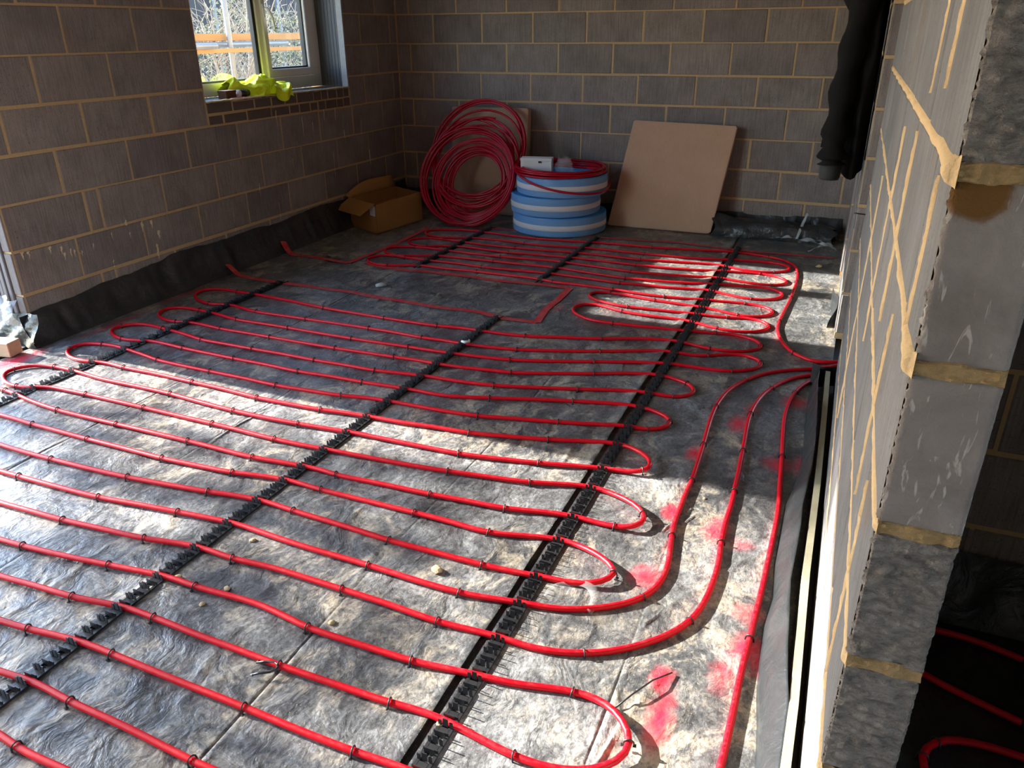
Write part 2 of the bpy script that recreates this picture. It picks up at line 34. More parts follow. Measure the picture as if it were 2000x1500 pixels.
PIPE_B=[(4.3,-2.56,0.0135,0),(4.05,-2.56,0.0135,0),(3.789,-2.727,0.0135,0),(3.73,-2.77,0.0135,0),(3.681,-2.828,0.0135,0),(3.616,-2.958,0.0135,1),(3.58,-3.089,0.0135,0),(3.563,-3.263,0.0135,1),(3.569,-3.444,0.0135,0),(3.578,-3.598,0.0135,1),(3.585,-3.76,0.0135,0),(3.59,-3.905,0.0135,1),(3.594,-4.011,0.0135,0),(3.591,-4.101,0.0135,0),(3.596,-4.229,0.0135,1),(3.605,-4.31,0.0135,0),(3.607,-4.389,0.0135,0),(3.603,-4.491,0.0135,0),(3.595,-4.558,0.0135,0),(3.578,-4.619,0.0135,1),(3.549,-4.676,0.0135,0),(3.509,-4.728,0.0135,0),(3.435,-4.796,0.0135,0),(3.349,-4.85,0.0135,1),(3.307,-4.863,0.0135,0),(3.277,-4.873,0.0135,0),(3.192,-4.884,0.0135,0),(3.124,-4.881,0.0135,0),(3.027,-4.887,0.0135,0),(2.936,-4.893,0.0135,1),(2.783,-4.884,0.0135,0),(2.613,-4.88,0.0135,1),(2.412,-4.877,0.0135,0),(2.317,-4.879,0.0135,0),(2.213,-4.89,0.0135,1),(2.14,-4.884,0.0135,0),(2.072,-4.883,0.0135,0),(1.984,-4.896,0.0135,0),(1.877,-4.915,0.0135,1),(1.707,-4.929,0.0135,0),(1.539,-4.943,0.0135,1),(1.391,-4.947,0.0135,0),(1.216,-4.951,0.0135,0),(0.45,-4.91,0.0135,0),(0.24,-4.92,0.0135,0),(0.17,-4.96,0.0135,0),(0.17,-5.03,0.0135,0),(0.24,-5.07,0.0135,0),(0.45,-5.07,0.0135,0),(1.423,-5.099,0.0135,0),(1.549,-5.094,0.0135,1),(1.715,-5.08,0.0135,0),(1.883,-5.06,0.0135,1),(2,-5.045,0.0135,0),(2.103,-5.032,0.0135,0),(2.205,-5.035,0.0135,1),(2.312,-5.03,0.0135,0),(2.42,-5.025,0.0135,0),(2.518,-5.035,0.0135,0),(2.616,-5.05,0.0135,1),(2.781,-5.05,0.0135,0),(2.943,-5.048,0.0135,1),(3.021,-5.039,0.0135,0),(3.117,-5.027,0.0135,0),(3.211,-5.016,0.0135,0),(3.274,-5.001,0.0135,0),(3.357,-4.981,0.0135,1),(3.42,-4.979,0.0135,0),(3.472,-5.007,0.028,0),(3.506,-5.028,0.028,0),(3.526,-5.059,0.028,0),(3.538,-5.088,0.028,1),(3.537,-5.115,0.028,0),(3.526,-5.144,0.028,0),(3.495,-5.162,0.0135,0),(3.445,-5.19,0.0135,0),(3.385,-5.208,0.0135,0),(3.298,-5.209,0.0135,1),(3.212,-5.197,0.0135,0),(3.161,-5.189,0.0135,0),(3.125,-5.183,0.0135,0),(3.082,-5.18,0.0135,0),(3.014,-5.182,0.0135,0),(2.964,-5.188,0.0135,1),(2.805,-5.19,0.0135,0),(2.637,-5.193,0.0135,1),(2.507,-5.19,0.0135,0),(2.384,-5.189,0.0135,0),(2.193,-5.182,0.0135,1),(2.126,-5.182,0.0135,0),(2.077,-5.182,0.0135,0),(2.01,-5.193,0.0135,0),(1.905,-5.208,0.0135,1),(1.765,-5.215,0.0135,0),(1.605,-5.225,0.0135,0),(0.45,-5.19,0.0135,0),(0.24,-5.2,0.0135,0),(0.17,-5.24,0.0135,0),(0.17,-5.31,0.0135,0),(0.24,-5.35,0.0135,0),(0.45,-5.35,0.0135,0),(1.786,-5.357,0.0135,0),(1.91,-5.35,0.0135,1),(2.005,-5.338,0.0135,0),(2.101,-5.329,0.0135,0),(2.202,-5.33,0.0135,1),(2.428,-5.334,0.0135,0),(2.645,-5.336,0.0135,1),(2.803,-5.34,0.0135,0),(2.959,-5.34,0.0135,1),(3.069,-5.335,0.0135,0),(3.3,-5.345,0.0135,0),(3.45,-5.365,0.0135,1),(3.52,-5.42,0.0135,0),(3.45,-5.485,0.0135,0),(3.3,-5.505,0.0135,0),(3,-5.505,0.0135,0),(2.719,-5.501,0.0135,0),(2.641,-5.501,0.0135,1),(2.433,-5.49,0.0135,0),(2.237,-5.486,0.0135,1),(2.155,-5.479,0.0135,0),(2.091,-5.477,0.0135,0),(1.986,-5.486,0.0135,0),(1.969,-5.487,0.0135,0),(0.45,-5.45,0.0135,0),(0.24,-5.46,0.0135,0),(0.17,-5.5,0.0135,0),(0.17,-5.57,0.0135,0),(0.24,-5.61,0.0135,0),(0.45,-5.61,0.0135,0),(2.152,-5.617,0.0135,0),(2.232,-5.627,0.0135,1),(2.306,-5.63,0.0135,0),(2.391,-5.627,0.0135,0),(2.75,-5.64,0.0135,1),(3.15,-5.645,0.0135,0),(3.4,-5.63,0.0135,0),(3.58,-5.57,0.0135,0),(3.68,-5.44,0.0135,0),(3.731,-5.063,0.0135,0),(3.732,-5.03,0.0135,0),(3.733,-4.883,0.0135,0),(3.733,-4.736,0.0135,0),(3.737,-4.628,0.0135,1),(3.741,-4.488,0.0135,0),(3.744,-4.371,0.0135,0),(3.745,-4.233,0.0135,0),(3.746,-4.138,0.0135,0),(3.747,-4.036,0.0135,0),(3.744,-3.936,0.0135,0),(3.731,-3.739,0.0135,0),(3.722,-3.586,0.0135,1),(3.707,-3.378,0.0135,0),(3.7,-3.243,0.0135,0),(3.702,-3.122,0.0135,0),(3.719,-2.969,0.0135,1),(3.749,-2.868,0.0135,0),(3.793,-2.789,0.0135,0),(4.05,-2.66,0.0135,0),(4.3,-2.67,0.0135,0)]
TAPES={'A':[[(-0.068,-2.386),(0.263,-2.449),(0.582,-2.457),(0.886,-2.465),(0.977,-2.451),(1.182,-2.481),(1.464,-2.496),(1.649,-2.515),(1.809,-2.495),(1.936,-2.489),(2.067,-2.541),(2.308,-2.545)],[(2.308,-2.545),(2.271,-2.286),(2.28,-2.097),(2.27,-1.868)],[(2.27,-1.868),(2.092,-1.868),(1.775,-1.886),(1.473,-1.867),(1.235,-1.87),(1.147,-1.905),(0.9,-1.894),(0.735,-1.847)]],'B':[[(-0.143,-1.701),(0.074,-1.855),(0.277,-1.852),(0.616,-1.894)],[(0.616,-1.894),(0.643,-1.309),(0.627,-0.73)]],'C':[[(0.999,-0.606),(1.306,-0.545),(1.942,-0.54),(2.293,-0.51),(2.585,-0.464),(2.765,-0.478),(3.002,-0.517),(3.288,-0.53),(3.548,-0.52),(3.785,-0.5)]]}

SHADE = [(4.55,-4.05,.22),(4.35,-3.95,.2),(4.75,-4.3,.18),(.70,-4.45,.16),(.60,-4.62,.20),(1.25,-4.70,.14),(2.35,-4.38,.15),(2.40,-4.62,.22),(2.33,-4.95,.2),(1.55,-5.25,.2),(2.35,-5.2,.2),(2.45,-5.45,.24),(2.75,-5.65,.2),(1.35,-5.15,.12),(1.9,-4.95,.12),(2.35,-4.2,.10),(1.0,-4.28,.10),(2.0,-5.6,.16)]
CRUMBS = [(2.20,-4.78,.009,'tan mortar crumb just below the second loop, left of middle rail'),(2.825,-4.69,.016,'pale split lump of mortar beside a nearest loop, left of third rail'),(2.35,-5.02,.010,'round brown pebble on the sunlit sheet right of the middle rail'),(2.29,-5.0,.009,'small oblong brown crumb beside the round pebble'),(2.27,-5.08,.008,'brown grit lump casting a short shadow near the middle rail'),(2.12,-5.02,.013,'cluster-like tan crumb sitting beside the middle rail'),(2.66,-5.0,.009,'tan crumb on sheet near the nearest pipe bends'),(3.50,-3.98,.006,'tiny brown nut-like crumb between the two pipe tails'),(3.10,-5.19,.009,'crumb of mortar right beside the third rail in front'),(3.70,-.78,.02,'pale mortar lump under the red tape end by the back right corner')]
# ---------------------------------------------------------------- helpers
class MB:
    def __init__(s): s.v = []; s.f = []; s.sm = []; s.mi = []
    def add(s, vs, fs, smooth=False, mi=0):
        n = len(s.v); s.v += [tuple(v) for v in vs]
        for f in fs: s.f.append(tuple(i+n for i in f)); s.sm.append(smooth); s.mi.append(mi)
    def box(s, lo, hi, M=None, bottom=True, mi=0):
        x0, y0, z0 = lo; x1, y1, z1 = hi
        vs = [Vector(t) for t in ((x0,y0,z0),(x1,y0,z0),(x1,y1,z0),(x0,y1,z0),(x0,y0,z1),(x1,y0,z1),(x1,y1,z1),(x0,y1,z1))]
        if M is not None: vs = [M @ v for v in vs]
        fs = [(4,5,6,7),(0,1,5,4),(1,2,6,5),(2,3,7,6),(3,0,4,7)]
        if bottom: fs.append((3,2,1,0))
        s.add(vs, fs, False, mi)
    def cbox(s, lo, hi, c=.003, M=None, mi=0):          # chamfered box
        x0, y0, z0 = lo; x1, y1, z1 = hi
        bm = bmesh.new(); bmesh.ops.create_cube(bm, size=1)
        for v in bm.verts: v.co = Vector(((x0+x1)/2+v.co.x*(x1-x0), (y0+y1)/2+v.co.y*(y1-y0), (z0+z1)/2+v.co.z*(z1-z0)))
        bmesh.ops.bevel(bm, geom=list(bm.edges), offset=c, segments=1, affect='EDGES', profile=.5)
        bm.verts.index_update()
        vs = [M @ v.co if M is not None else v.co.copy() for v in bm.verts]
        s.add(vs, [tuple(v.index for v in f.verts) for f in bm.faces], False, mi); bm.free()
    def tube(s, P, r, n=8, cap=True, closed=False, mi=0):
        P = [Vector(q) for q in P]; m = len(P); rr = r if hasattr(r, '__len__') else [r]*m
        vs = []; up = None
        for i, q in enumerate(P):
            if closed: t = P[(i+1) % m]-P[i-1]
            else: t = P[min(i+1, m-1)]-P[max(i-1, 0)]
            t = t.normalized() if t.length > 1e-9 else Vector((0,0,1))
            if up is None:
                a = Vector((0,0,1)) if abs(t.z) < .9 else Vector((1,0,0)); up = (a-t*a.dot(t)).normalized()
            else:
                u2 = up-t*up.dot(t); up = u2.normalized() if u2.length > 1e-6 else up
            sd_ = t.cross(up)
            for k in range(n):
                a = 2*math.pi*k/n; vs.append(q+(up*math.cos(a)+sd_*math.sin(a))*rr[i])
        fs = []
        for i in range(m if closed else m-1):
            j = (i+1) % m
            for k in range(n): fs.append((i*n+k, i*n+(k+1) % n, j*n+(k+1) % n, j*n+k))
        if cap and not closed: fs += [tuple(range(n))[::-1], tuple((m-1)*n+k for k in range(n))]
        s.add(vs, fs, True, mi)
    def grid(s, P, smooth=True, mi=0):                   # P: [rows][cols] of points
        R, K = len(P), len(P[0])
        s.add([q for row in P for q in row], [(i*K+j, i*K+j+1, (i+1)*K+j+1, (i+1)*K+j) for i in range(R-1) for j in range(K-1)], smooth, mi)
    def lathe(s, prof, c, n=48, mi=0, smooth=True):      # closed profile list of (r,z)
        m = len(prof); vs = []
        for k in range(n):
            a = 2*math.pi*k/n
            for r, z in prof: vs.append((c[0]+r*math.cos(a), c[1]+r*math.sin(a), c[2]+z))
        fs = []
        for k in range(n):
            k2 = (k+1) % n
            for i in range(m):
                j = (i+1) % m; fs.append((k*m+i, k2*m+i, k2*m+j, k*m+j))
        s.add(vs, fs, smooth, mi)
    def mesh(s, name, mats):
        me = bpy.data.meshes.new(name); me.from_pydata(s.v, [], s.f)
        me.polygons.foreach_set('use_smooth', s.sm); me.polygons.foreach_set('material_index', s.mi)
        for m in (mats if isinstance(mats, (list, tuple)) else [mats]): me.materials.append(m)
        me.update(); return me
    def build(s, name, mats, parent=None, **kw):
        o = bpy.data.objects.new(name, s.mesh(name, mats)); C.objects.link(o)
        if parent is not None: o.parent = parent
        for k, v in kw.items(): o[k] = v
        return o
def inst(name, me, parent, M=None):
    o = bpy.data.objects.new(name, me); C.objects.link(o)
    if parent is not None: o.parent = parent
    if M is not None: o.matrix_local = M
    return o
def empty(name, label, cat, loc=(0,0,0), group=None):
    o = bpy.data.objects.new(name, None); C.objects.link(o); o.location = loc; o.empty_display_size = .1
    o['label'] = label; o['category'] = cat
    if group: o['group'] = group
    return o
def tag(o, label, cat, group=None, kind=None):
    o['label'] = label; o['category'] = cat
    if group: o['group'] = group
    if kind: o['kind'] = kind
    return o
def weld_recalc(o):
    bm = bmesh.new(); bm.from_mesh(o.data); bmesh.ops.recalc_face_normals(bm, faces=bm.faces); bm.to_mesh(o.data); bm.free()

_perm = RNG.random((64, 256, 256))
def vnoise(x, y, k=0):                                   # 2D value noise, numpy arrays
    x = np.asarray(x, float); y = np.asarray(y, float)
    xi = np.floor(x).astype(int); yi = np.floor(y).astype(int); fx = x-xi; fy = y-yi
    fx = fx*fx*(3-2*fx); fy = fy*fy*(3-2*fy); T = _perm[k % 64]
    a = T[xi % 256, yi % 256]; b = T[(xi+1) % 256, yi % 256]; c = T[xi % 256, (yi+1) % 256]; d = T[(xi+1) % 256, (yi+1) % 256]
    return a*(1-fx)*(1-fy)+b*fx*(1-fy)+c*(1-fx)*fy+d*fx*fy
def fbm(x, y, o=4, k=0):
    s_ = 0; a = .5
    for i in range(o): s_ = s_+a*vnoise(x*2**i+17*i, y*2**i+5*i, k+i); a *= .5
    return s_

# ---------------------------------------------------------------- materials
class N:                                                 # tiny node-graph helper
    def __init__(s, name):
        s.m = bpy.data.materials.new(name); s.m.use_nodes = True; s.t = s.m.node_tree
        s.b = s.t.nodes['Principled BSDF']; s.tc = s.t.nodes.new('ShaderNodeTexCoord'); s.pos = s.t.nodes.new('ShaderNodeNewGeometry').outputs['Position']
    def n(s, typ, **kw):
        q = s.t.nodes.new(typ)
        for k, v in kw.items(): setattr(q, k, v)
        return q
    def l(s, a, b): s.t.links.new(a, b)
    def val(s, sock, v):
        if hasattr(v, 'links') or isinstance(v, bpy.types.NodeSocket): s.l(v, sock)
        else: sock.default_value = v
    def scale(s, v, sc):
        q = s.n('ShaderNodeVectorMath', operation='MULTIPLY'); s.l(v, q.inputs[0]); q.inputs[1].default_value = sc; return q.outputs[0]
    def noise(s, scale, vec=None, detail=4, rough=.6, dist=0):
        q = s.n('ShaderNodeTexNoise'); q.inputs['Scale'].default_value = scale; q.inputs['Detail'].default_value = detail
        q.inputs['Roughness'].default_value = rough; q.inputs['Distortion'].default_value = dist
        s.l(vec if vec is not None else s.pos, q.inputs['Vector']); return q.outputs['Fac']
    def ramp(s, f, stops):
        q = s.n('ShaderNodeValToRGB'); e = q.color_ramp.elements
        while len(e) < len(stops): e.new(.5)
        for i, (p, c) in enumerate(stops):
            e[i].position = p; c = c if hasattr(c, '__len__') else (c, c, c); e[i].color = (*c, 1)
        s.l(f, q.inputs[0]); return q.outputs[0]
    def mix(s, f, a, b, mode='MIX'):
        q = s.n('ShaderNodeMix', data_type='RGBA', blend_type=mode); s.val(q.inputs[0], f)
        for i, c in ((6, a), (7, b)):
            if isinstance(c, bpy.types.NodeSocket): s.l(c, q.inputs[i])
            else: q.inputs[i].default_value = (*c, 1)
        return q.outputs[2]
    def math(s, op, a, b=0.0, c=None):
        q = s.n('ShaderNodeMath', operation=op); s.val(q.inputs[0], a); s.val(q.inputs[1], b)
        if c is not None: s.val(q.inputs[2], c)
        return q.outputs[0]
    def bump(s, h, strength=.5, dist=.01, prev=None):
        q = s.n('ShaderNodeBump'); q.inputs['Strength'].default_value = strength; q.inputs['Distance'].default_value = dist
        s.l(h, q.inputs['Height'])
        if prev is not None: s.l(prev, q.inputs['Normal'])
        return q.outputs[0]
    def set(s, color=None, rough=None, normal=None, **kw):
        if color is not None:
            if isinstance(color, bpy.types.NodeSocket): s.l(color, s.b.inputs['Base Color'])
            else: s.b.inputs['Base Color'].default_value = (*color, 1)
        if rough is not None: s.val(s.b.inputs['Roughness'], rough)
        if normal is not None: s.l(normal, s.b.inputs['Normal'])
        for k, v in kw.items(): s.val(s.b.inputs[k.replace('_', ' ')], v)
        return s.m
def simple(name, col, rough=.5, var=.12, sc=30, bumps=0.0, bsc=80, **kw):
    n = N(name); f = n.noise(sc, n.tc.outputs['Object'])
    c = n.mix(f, tuple(max(0, x*(1-var)) for x in col), tuple(min(1, x*(1+var)) for x in col))
    nm = n.bump(n.noise(bsc, n.tc.outputs['Object']), bumps, .003) if bumps else None
    return n.set(c, rough, nm, **kw)

def make_block_mat(name, base, smear=.0):
    n = N(name); P = n.tc.outputs['Object']; oi = n.n('ShaderNodeObjectInfo')
    off = n.n('ShaderNodeVectorMath', operation='ADD'); n.l(P, off.inputs[0]); n.l(oi.outputs['Random'], off.inputs[1])
    sc_ = n.n('ShaderNodeVectorMath', operation='SCALE'); n.l(oi.outputs['Random'], sc_.inputs[0]); sc_.inputs[3].default_value = 37
    off2 = n.n('ShaderNodeVectorMath', operation='ADD'); n.l(P, off2.inputs[0]); n.l(sc_.outputs[0], off2.inputs[1]); V = off2.outputs[0]
    comb = n.noise(1, n.scale(V, (140, 140, 7)), 5, .7)               # combed vertical scratches
    broad = n.noise(5, V, 4, .6); fine = n.noise(130, V, 3, .7)
    t = n.mix(.4, comb, broad, 'MIX')
    c = n.mix(n.ramp(t, [(.32, 0), (.68, 1)]), tuple(x*.58 for x in base), tuple(x*1.28 for x in base))
    bw = n.mix(oi.outputs['Random'], (.84, .83, .84), (1.12, 1.08, 1.05))
    c = n.mix(1.0, c, bw, 'MULTIPLY')
    c = n.mix(n.ramp(n.noise(3.1, V, 5, .6), [(.6, 0), (.8, .55)]), c, (.20, .115, .05))       # rusty mortar stain
    c = n.mix(n.ramp(n.noise(1, n.scale(V, (38, 38, 4)), 4, .6), [(.70, 0), (.76, .8*(.35+smear))]), c, (.42, .28, .13))   # thin mortar drips
    c = n.mix(n.ramp(fine, [(.28, .7), (.42, 0)]), c, (.05, .045, .042))
    b1 = n.bump(comb, .55, .006); b2 = n.bump(fine, .5, .003, b1)
    return n.set(c, .93, b2, Specular_IOR_Level=.2)
M_block = make_block_mat('concrete_block', (.262, .232, .216))
M_block_lit = make_block_mat('concrete_block_lit', (.165, .163, .163), .35)  # same blocks as elsewhere, colour greyed and darkened against the stronger door light
def make_rough_mat():
    n = N('broken_block_face'); P = n.pos
    a = n.noise(45, n.scale(P, (1, 1, 1.9)), 6, .7, .6); b = n.noise(160, P, 4, .75)
    c = n.mix(n.ramp(a, [(.3, 0), (.7, 1)]), (.105, .088, .078), (.27, .232, .205))
    c = n.mix(n.ramp(n.noise(28, P, 3), [(.70, 0), (.74, .8)]), c, (.42, .29, .15))
    return n.set(c, .95, n.bump(b, .8, .004, n.bump(a, .9, .012)), Specular_IOR_Level=.15)
M_rough = make_rough_mat()
def make_scratch_mat():
    n = N('scraped_block_face'); P = n.pos
    a = n.noise(8, P, 6, .65, .8); s_ = n.noise(1, n.scale(P, (60, 60, 14)), 3, .5, 1.5)
    c = n.mix(n.ramp(a, [(.3, 0), (.7, 1)]), (.17, .138, .122), (.29, .245, .222))
    c = n.mix(n.ramp(s_, [(.60, 0), (.66, .75)]), c, (.46, .40, .36))
    d = n.n('ShaderNodeVectorMath', operation='DISTANCE'); n.l(P, d.inputs[0]); d.inputs[1].default_value = (3.915, -5.385, 1.335)
    dd = n.math('ADD', d.outputs['Value'], n.math('MULTIPLY', n.noise(60, P), .012))
    c = n.mix(n.ramp(dd, [(.034, 1), (.04, 0)]), c, (.13, .058, .014))
    return n.set(c, .9, n.bump(n.noise(70, P, 6, .75), .9, .008, n.bump(s_, .5, .006)), Specular_IOR_Level=.2)
M_scratch = make_scratch_mat()
def make_mortar():
    n = N('sand_mortar'); a = n.noise(60, None, 5, .7); b = n.noise(4, None, 3)
    c = n.mix(a, (.43, .285, .145), (.64, .455, .255)); c = n.mix(n.ramp(b, [(.35, 0), (.7, .5)]), c, (.48, .32, .17))
    return n.set(c, .95, n.bump(a, .7, .006), Specular_IOR_Level=.15)
M_mortar = make_mortar()
M_mortar_end = (lambda n: n.set(n.mix(n.noise(50, None, 6, .7), (.20, .115, .045), (.42, .28, .14)), .95, n.bump(n.noise(120, None, 5, .75), .9, .006), Specular_IOR_Level=.15))(N('brown_joint_mortar'))
M_drip = simple('mortar_splash', (.66, .54, .33), .95, .2, 60, .5)
M_brick = simple('dark_brick', (.115, .085, .07), .9, .35, 25, .6, 120)

PAINT = [  # sprayed red marks: centre x, y, radius x, radius y, strength
 (3.405,-3.675,.042,.075,1), (3.525,-3.36,.05,.10,1), (3.56,-3.20,.04,.07,.6), (3.73,-3.06,.07,.08,.9), (3.715,-3.64,.075,.07,.8), (3.80,-3.62,.05,.09,.7),
 (3.41,-4.10,.04,.06,1), (3.41,-4.47,.055,.07,.9), (3.57,-4.15,.05,.09,.9), (3.66,-4.20,.05,.04,.4), (3.735,-4.66,.06,.065,1.1), (3.78,-4.70,.05,.07,1),
 (3.55,-4.85,.035,.06,1), (3.575,-4.98,.04,.12,1.2), (3.72,-4.52,.06,.05,.6), (3.69,-4.78,.04,.08,.5), (3.37,-2.36,.10,.03,.5), (2.42,-2.12,.05,.07,.5), (2.33,-2.25,.04,.10,.4),
 (.06,-4.02,.075,.19,1.2), (.03,-4.2,.08,.12,.9), (.10,-3.45,.035,.30,.5), (.06,-2.9,.04,.26,.45),]
def make_membrane(name, dustk=1.0, paint=True):
    n = N(name); P = n.pos
    warp = n.n('ShaderNodeTexNoise'); warp.inputs['Scale'].default_value = 5; warp.inputs['Detail'].default_value = 3; n.l(P, warp.inputs['Vector'])
    wv = n.n('ShaderNodeVectorMath', operation='MULTIPLY_ADD'); n.l(warp.outputs['Color'], wv.inputs[0]); wv.inputs[1].default_value = (.22, .22, .22); n.l(P, wv.inputs[2]); Q = wv.outputs[0]
    big = n.noise(2.2, Q, 6, .68); mid = n.noise(11, n.scale(Q, (1, .6, 1)), 8, .74, .3); fine = n.noise(85, n.scale(P, (1, .75, 1)), 6, .78, .25); sp = n.noise(230, P, 2, .6)
    d = n.math('ADD', n.math('MULTIPLY', big, .42), n.math('MULTIPLY', mid, .58))
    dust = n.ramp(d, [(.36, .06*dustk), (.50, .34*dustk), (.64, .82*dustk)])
    fk = n.ramp(fine, [(.38, .36), (.60, 1.0)])
    dm = n.math('MULTIPLY', dust, fk)
    tan = n.math('MULTIPLY', n.ramp(n.noise(3.4, Q, 6, .7, .5), [(.46, 0), (.60, 1)]), n.ramp(mid, [(.46, 0), (.56, 1)]))
    sx = n.n('ShaderNodeSeparateXYZ'); n.l(P, sx.inputs[0])
    band = n.ramp(n.math('ABSOLUTE', n.math('SUBTRACT', n.math('ADD', sx.outputs[0], n.math('MULTIPLY', big, .04)), 3.118)), [(.028, .12), (.048, 1)])   # clean strip where the lap kept the dust off
    dm = n.math('MULTIPLY', dm, band)
    c = n.mix(dm, (.016, .017, .019), (.49, .49, .475))
    c = n.mix(n.math('MULTIPLY', tan, n.math('MULTIPLY', n.math('MULTIPLY', fk, band), .72*dustk)), c, (.58, .47, .31))
    c = n.mix(n.ramp(sp, [(.67, 0), (.71, .75*dustk)]), c, (.55, .45, .30))
    r = n.ramp(dm, [(0, .32), (.3, .46), (.9, .75)])
    if paint:
        off = n.n('ShaderNodeTexNoise'); off.inputs['Scale'].default_value = 26; off.inputs['Detail'].default_value = 4; n.l(P, off.inputs['Vector'])
        pv = n.n('ShaderNodeVectorMath', operation='MULTIPLY_ADD'); n.l(off.outputs['Color'], pv.inputs[0]); pv.inputs[1].default_value = (.05, .05, 0); n.l(P, pv.inputs[2])
        acc = None
        for (x, y, rx, ry, st) in PAINT:
            a = n.n('ShaderNodeVectorMath', operation='SUBTRACT'); n.l(pv.outputs[0], a.inputs[0]); a.inputs[1].default_value = (x+.025, y+.025, 0)
            m_ = n.scale(a.outputs[0], (1.15/rx, 1.15/ry, 0)); ln = n.n('ShaderNodeVectorMath', operation='LENGTH'); n.l(m_, ln.inputs[0])
            mr = n.n('ShaderNodeMapRange', interpolation_type='SMOOTHSTEP'); n.l(ln.outputs['Value'], mr.inputs[0])
            mr.inputs[1].default_value = .0; mr.inputs[2].default_value = 1.35; mr.inputs[3].default_value = min(1, .9*st); mr.inputs[4].default_value = 0
            acc = mr.outputs[0] if acc is None else n.math('MAXIMUM', acc, mr.outputs[0])
        grain = n.ramp(fine, [(.25, .65), (.5, 1)])
        pf = n.math('MULTIPLY', acc, grain)
        c = n.mix(pf, c, (.72, .012, .045)); r = n.mix(pf, r, (.5, .5, .5))
    cre = n.noise(7, n.scale(Q, (1, .55, 1)), 5, .55, .35); c2 = n.noise(30, n.scale(P, (1, .6, 1)), 4, .6, .3)
    nm = n.bump(cre, .5, .035); nm = n.bump(c2, .45, .007, nm); nm = n.bump(fine, .20, .0025, nm)
    return n.set(c, r, nm, Specular_IOR_Level=.55)
M_mem = make_membrane('dusty_black_polythene')
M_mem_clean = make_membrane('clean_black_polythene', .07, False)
M_mem_grey = (lambda n: n.set(n.mix(n.noise(20, None, 5), (.016, .018, .019), (.038, .042, .044)), .30, n.bump(n.noise(11, None, 4, .55, .4), .5, .02), Specular_IOR_Level=.5))(N('grey_polythene'))
def make_pipe():
    n = N('red_pipe'); P = n.pos
    f = n.noise(6, P, 3); g = n.noise(90, n.scale(P, (.5, 1, 1)), 5, .75)
    c = n.mix(f, (.58, .001, .009), (.70, .002, .014))
    sep = n.n('ShaderNodeSeparateXYZ'); geo = n.n('ShaderNodeNewGeometry'); n.l(geo.outputs['Normal'], sep.inputs[0])
    top = n.math('MULTIPLY', n.ramp(sep.outputs[2], [(.3, 0), (1, .14)]), n.ramp(g, [(.48, 0), (.66, 1)]))
    c = n.mix(top, c, (.62, .20, .16))
    return n.set(c, n.ramp(g, [(.3, .34), (.7, .5)]), None, Specular_IOR_Level=.28)
M_pipe = make_pipe()
M_coil = simple('red_coil_pipe', (.40, .003, .016), .26, .08, 5, Specular_IOR_Level=.3)
M_blackplastic = simple('black_plastic', (.022, .022, .023), .33, .3, 40)
M_tape = (lambda n: n.set(n.mix(n.ramp(n.noise(30, n.scale(n.pos, (1, .5, 1)), 6, .7), [(.42, 0), (.7, .75)]), (.64, .018, .026), (.46, .20, .16)), .55, n.bump(n.noise(25, None, 4), .3, .004)))(N('red_tape'))
def make_card(name, col):
    n = N(name); P = n.tc.outputs['Object']
    fl = n.noise(1, n.scale(P, (160, 160, 2.5)), 2, .5); b = n.noise(5, P, 4)
    c = n.mix(b, tuple(x*.86 for x in col), tuple(min(1, x*1.1) for x in col)); c = n.mix(n.ramp(fl, [(.3, .16), (.6, 0)]), c, tuple(x*.6 for x in col))
    return n.set(c, .85, n.bump(fl, .15, .002, n.bump(b, .15, .01)), Specular_IOR_Level=.2)
M_card = make_card('cardboard', (.52, .33, .22)); M_card_dark = make_card('orange_cardboard', (.42, .21, .07))
M_blue = simple('blue_foam', (.035, .27, .62), .55, .15, 40, .2, 200)
M_white = simple('white_label', (.72, .70, .72), .6, .06, 30)
M_wrap = (lambda n: (n.set((.9, .93, .96), .12, n.bump(n.noise(9, n.scale(n.pos, (1, 1, 3)), 4, .6, 1.5), .8, .02), Alpha=.16, Specular_IOR_Level=.8)))(N('clear_wrap'))
M_upvc = simple('white_upvc', (.72, .70, .66), .35, .03, 10)
M_gasket = simple('black_gasket', (.015, .015, .016), .5)
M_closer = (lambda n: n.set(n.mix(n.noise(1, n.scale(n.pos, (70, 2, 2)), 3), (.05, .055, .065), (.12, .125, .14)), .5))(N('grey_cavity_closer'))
M_closer_lit = (lambda n: n.set(n.mix(n.noise(1, n.scale(n.pos, (60, 2, 2)), 3), (.085, .075, .078), (.19, .165, .17)), .55))(N('lit_cavity_closer'))  # lit copy of the cavity closer, door light put into its paler colour
def make_glass():
    n = N('window_glass'); t = n.t; out = t.nodes['Material Output']
    tr = n.n('ShaderNodeBsdfTransparent'); tr.inputs[0].default_value = (.97, .98, .98, 1); gl = n.n('ShaderNodeBsdfGlossy'); gl.inputs['Roughness'].default_value = .02
    lw = n.n('ShaderNodeLayerWeight'); lw.inputs[0].default_value = .5; fr_ = n.math('MULTIPLY_ADD', n.math('POWER', lw.outputs['Facing'], 4.0), .7, .10); mx = n.n('ShaderNodeMixShader')
    n.l(fr_, mx.inputs[0]); n.l(tr.outputs[0], mx.inputs[1]); n.l(gl.outputs[0], mx.inputs[2]); n.l(mx.outputs[0], out.inputs[0]); return n.m
M_glass = make_glass()
M_vest = (lambda n: n.set(n.mix(n.noise(14, None, 3), (.60, .86, .01), (.98, .93, .02)), .55, n.bump(n.noise(30, None, 4), .5, .012)))(N('hi_vis_fabric'))
M_jacket = simple('dark_fleece', (.0075, .0068, .0068), .92, .3, 30, .4, 300, Specular_IOR_Level=.15)
M_cuff = simple('dark_cuff', (.02, .021, .018), .8, .3, 30)
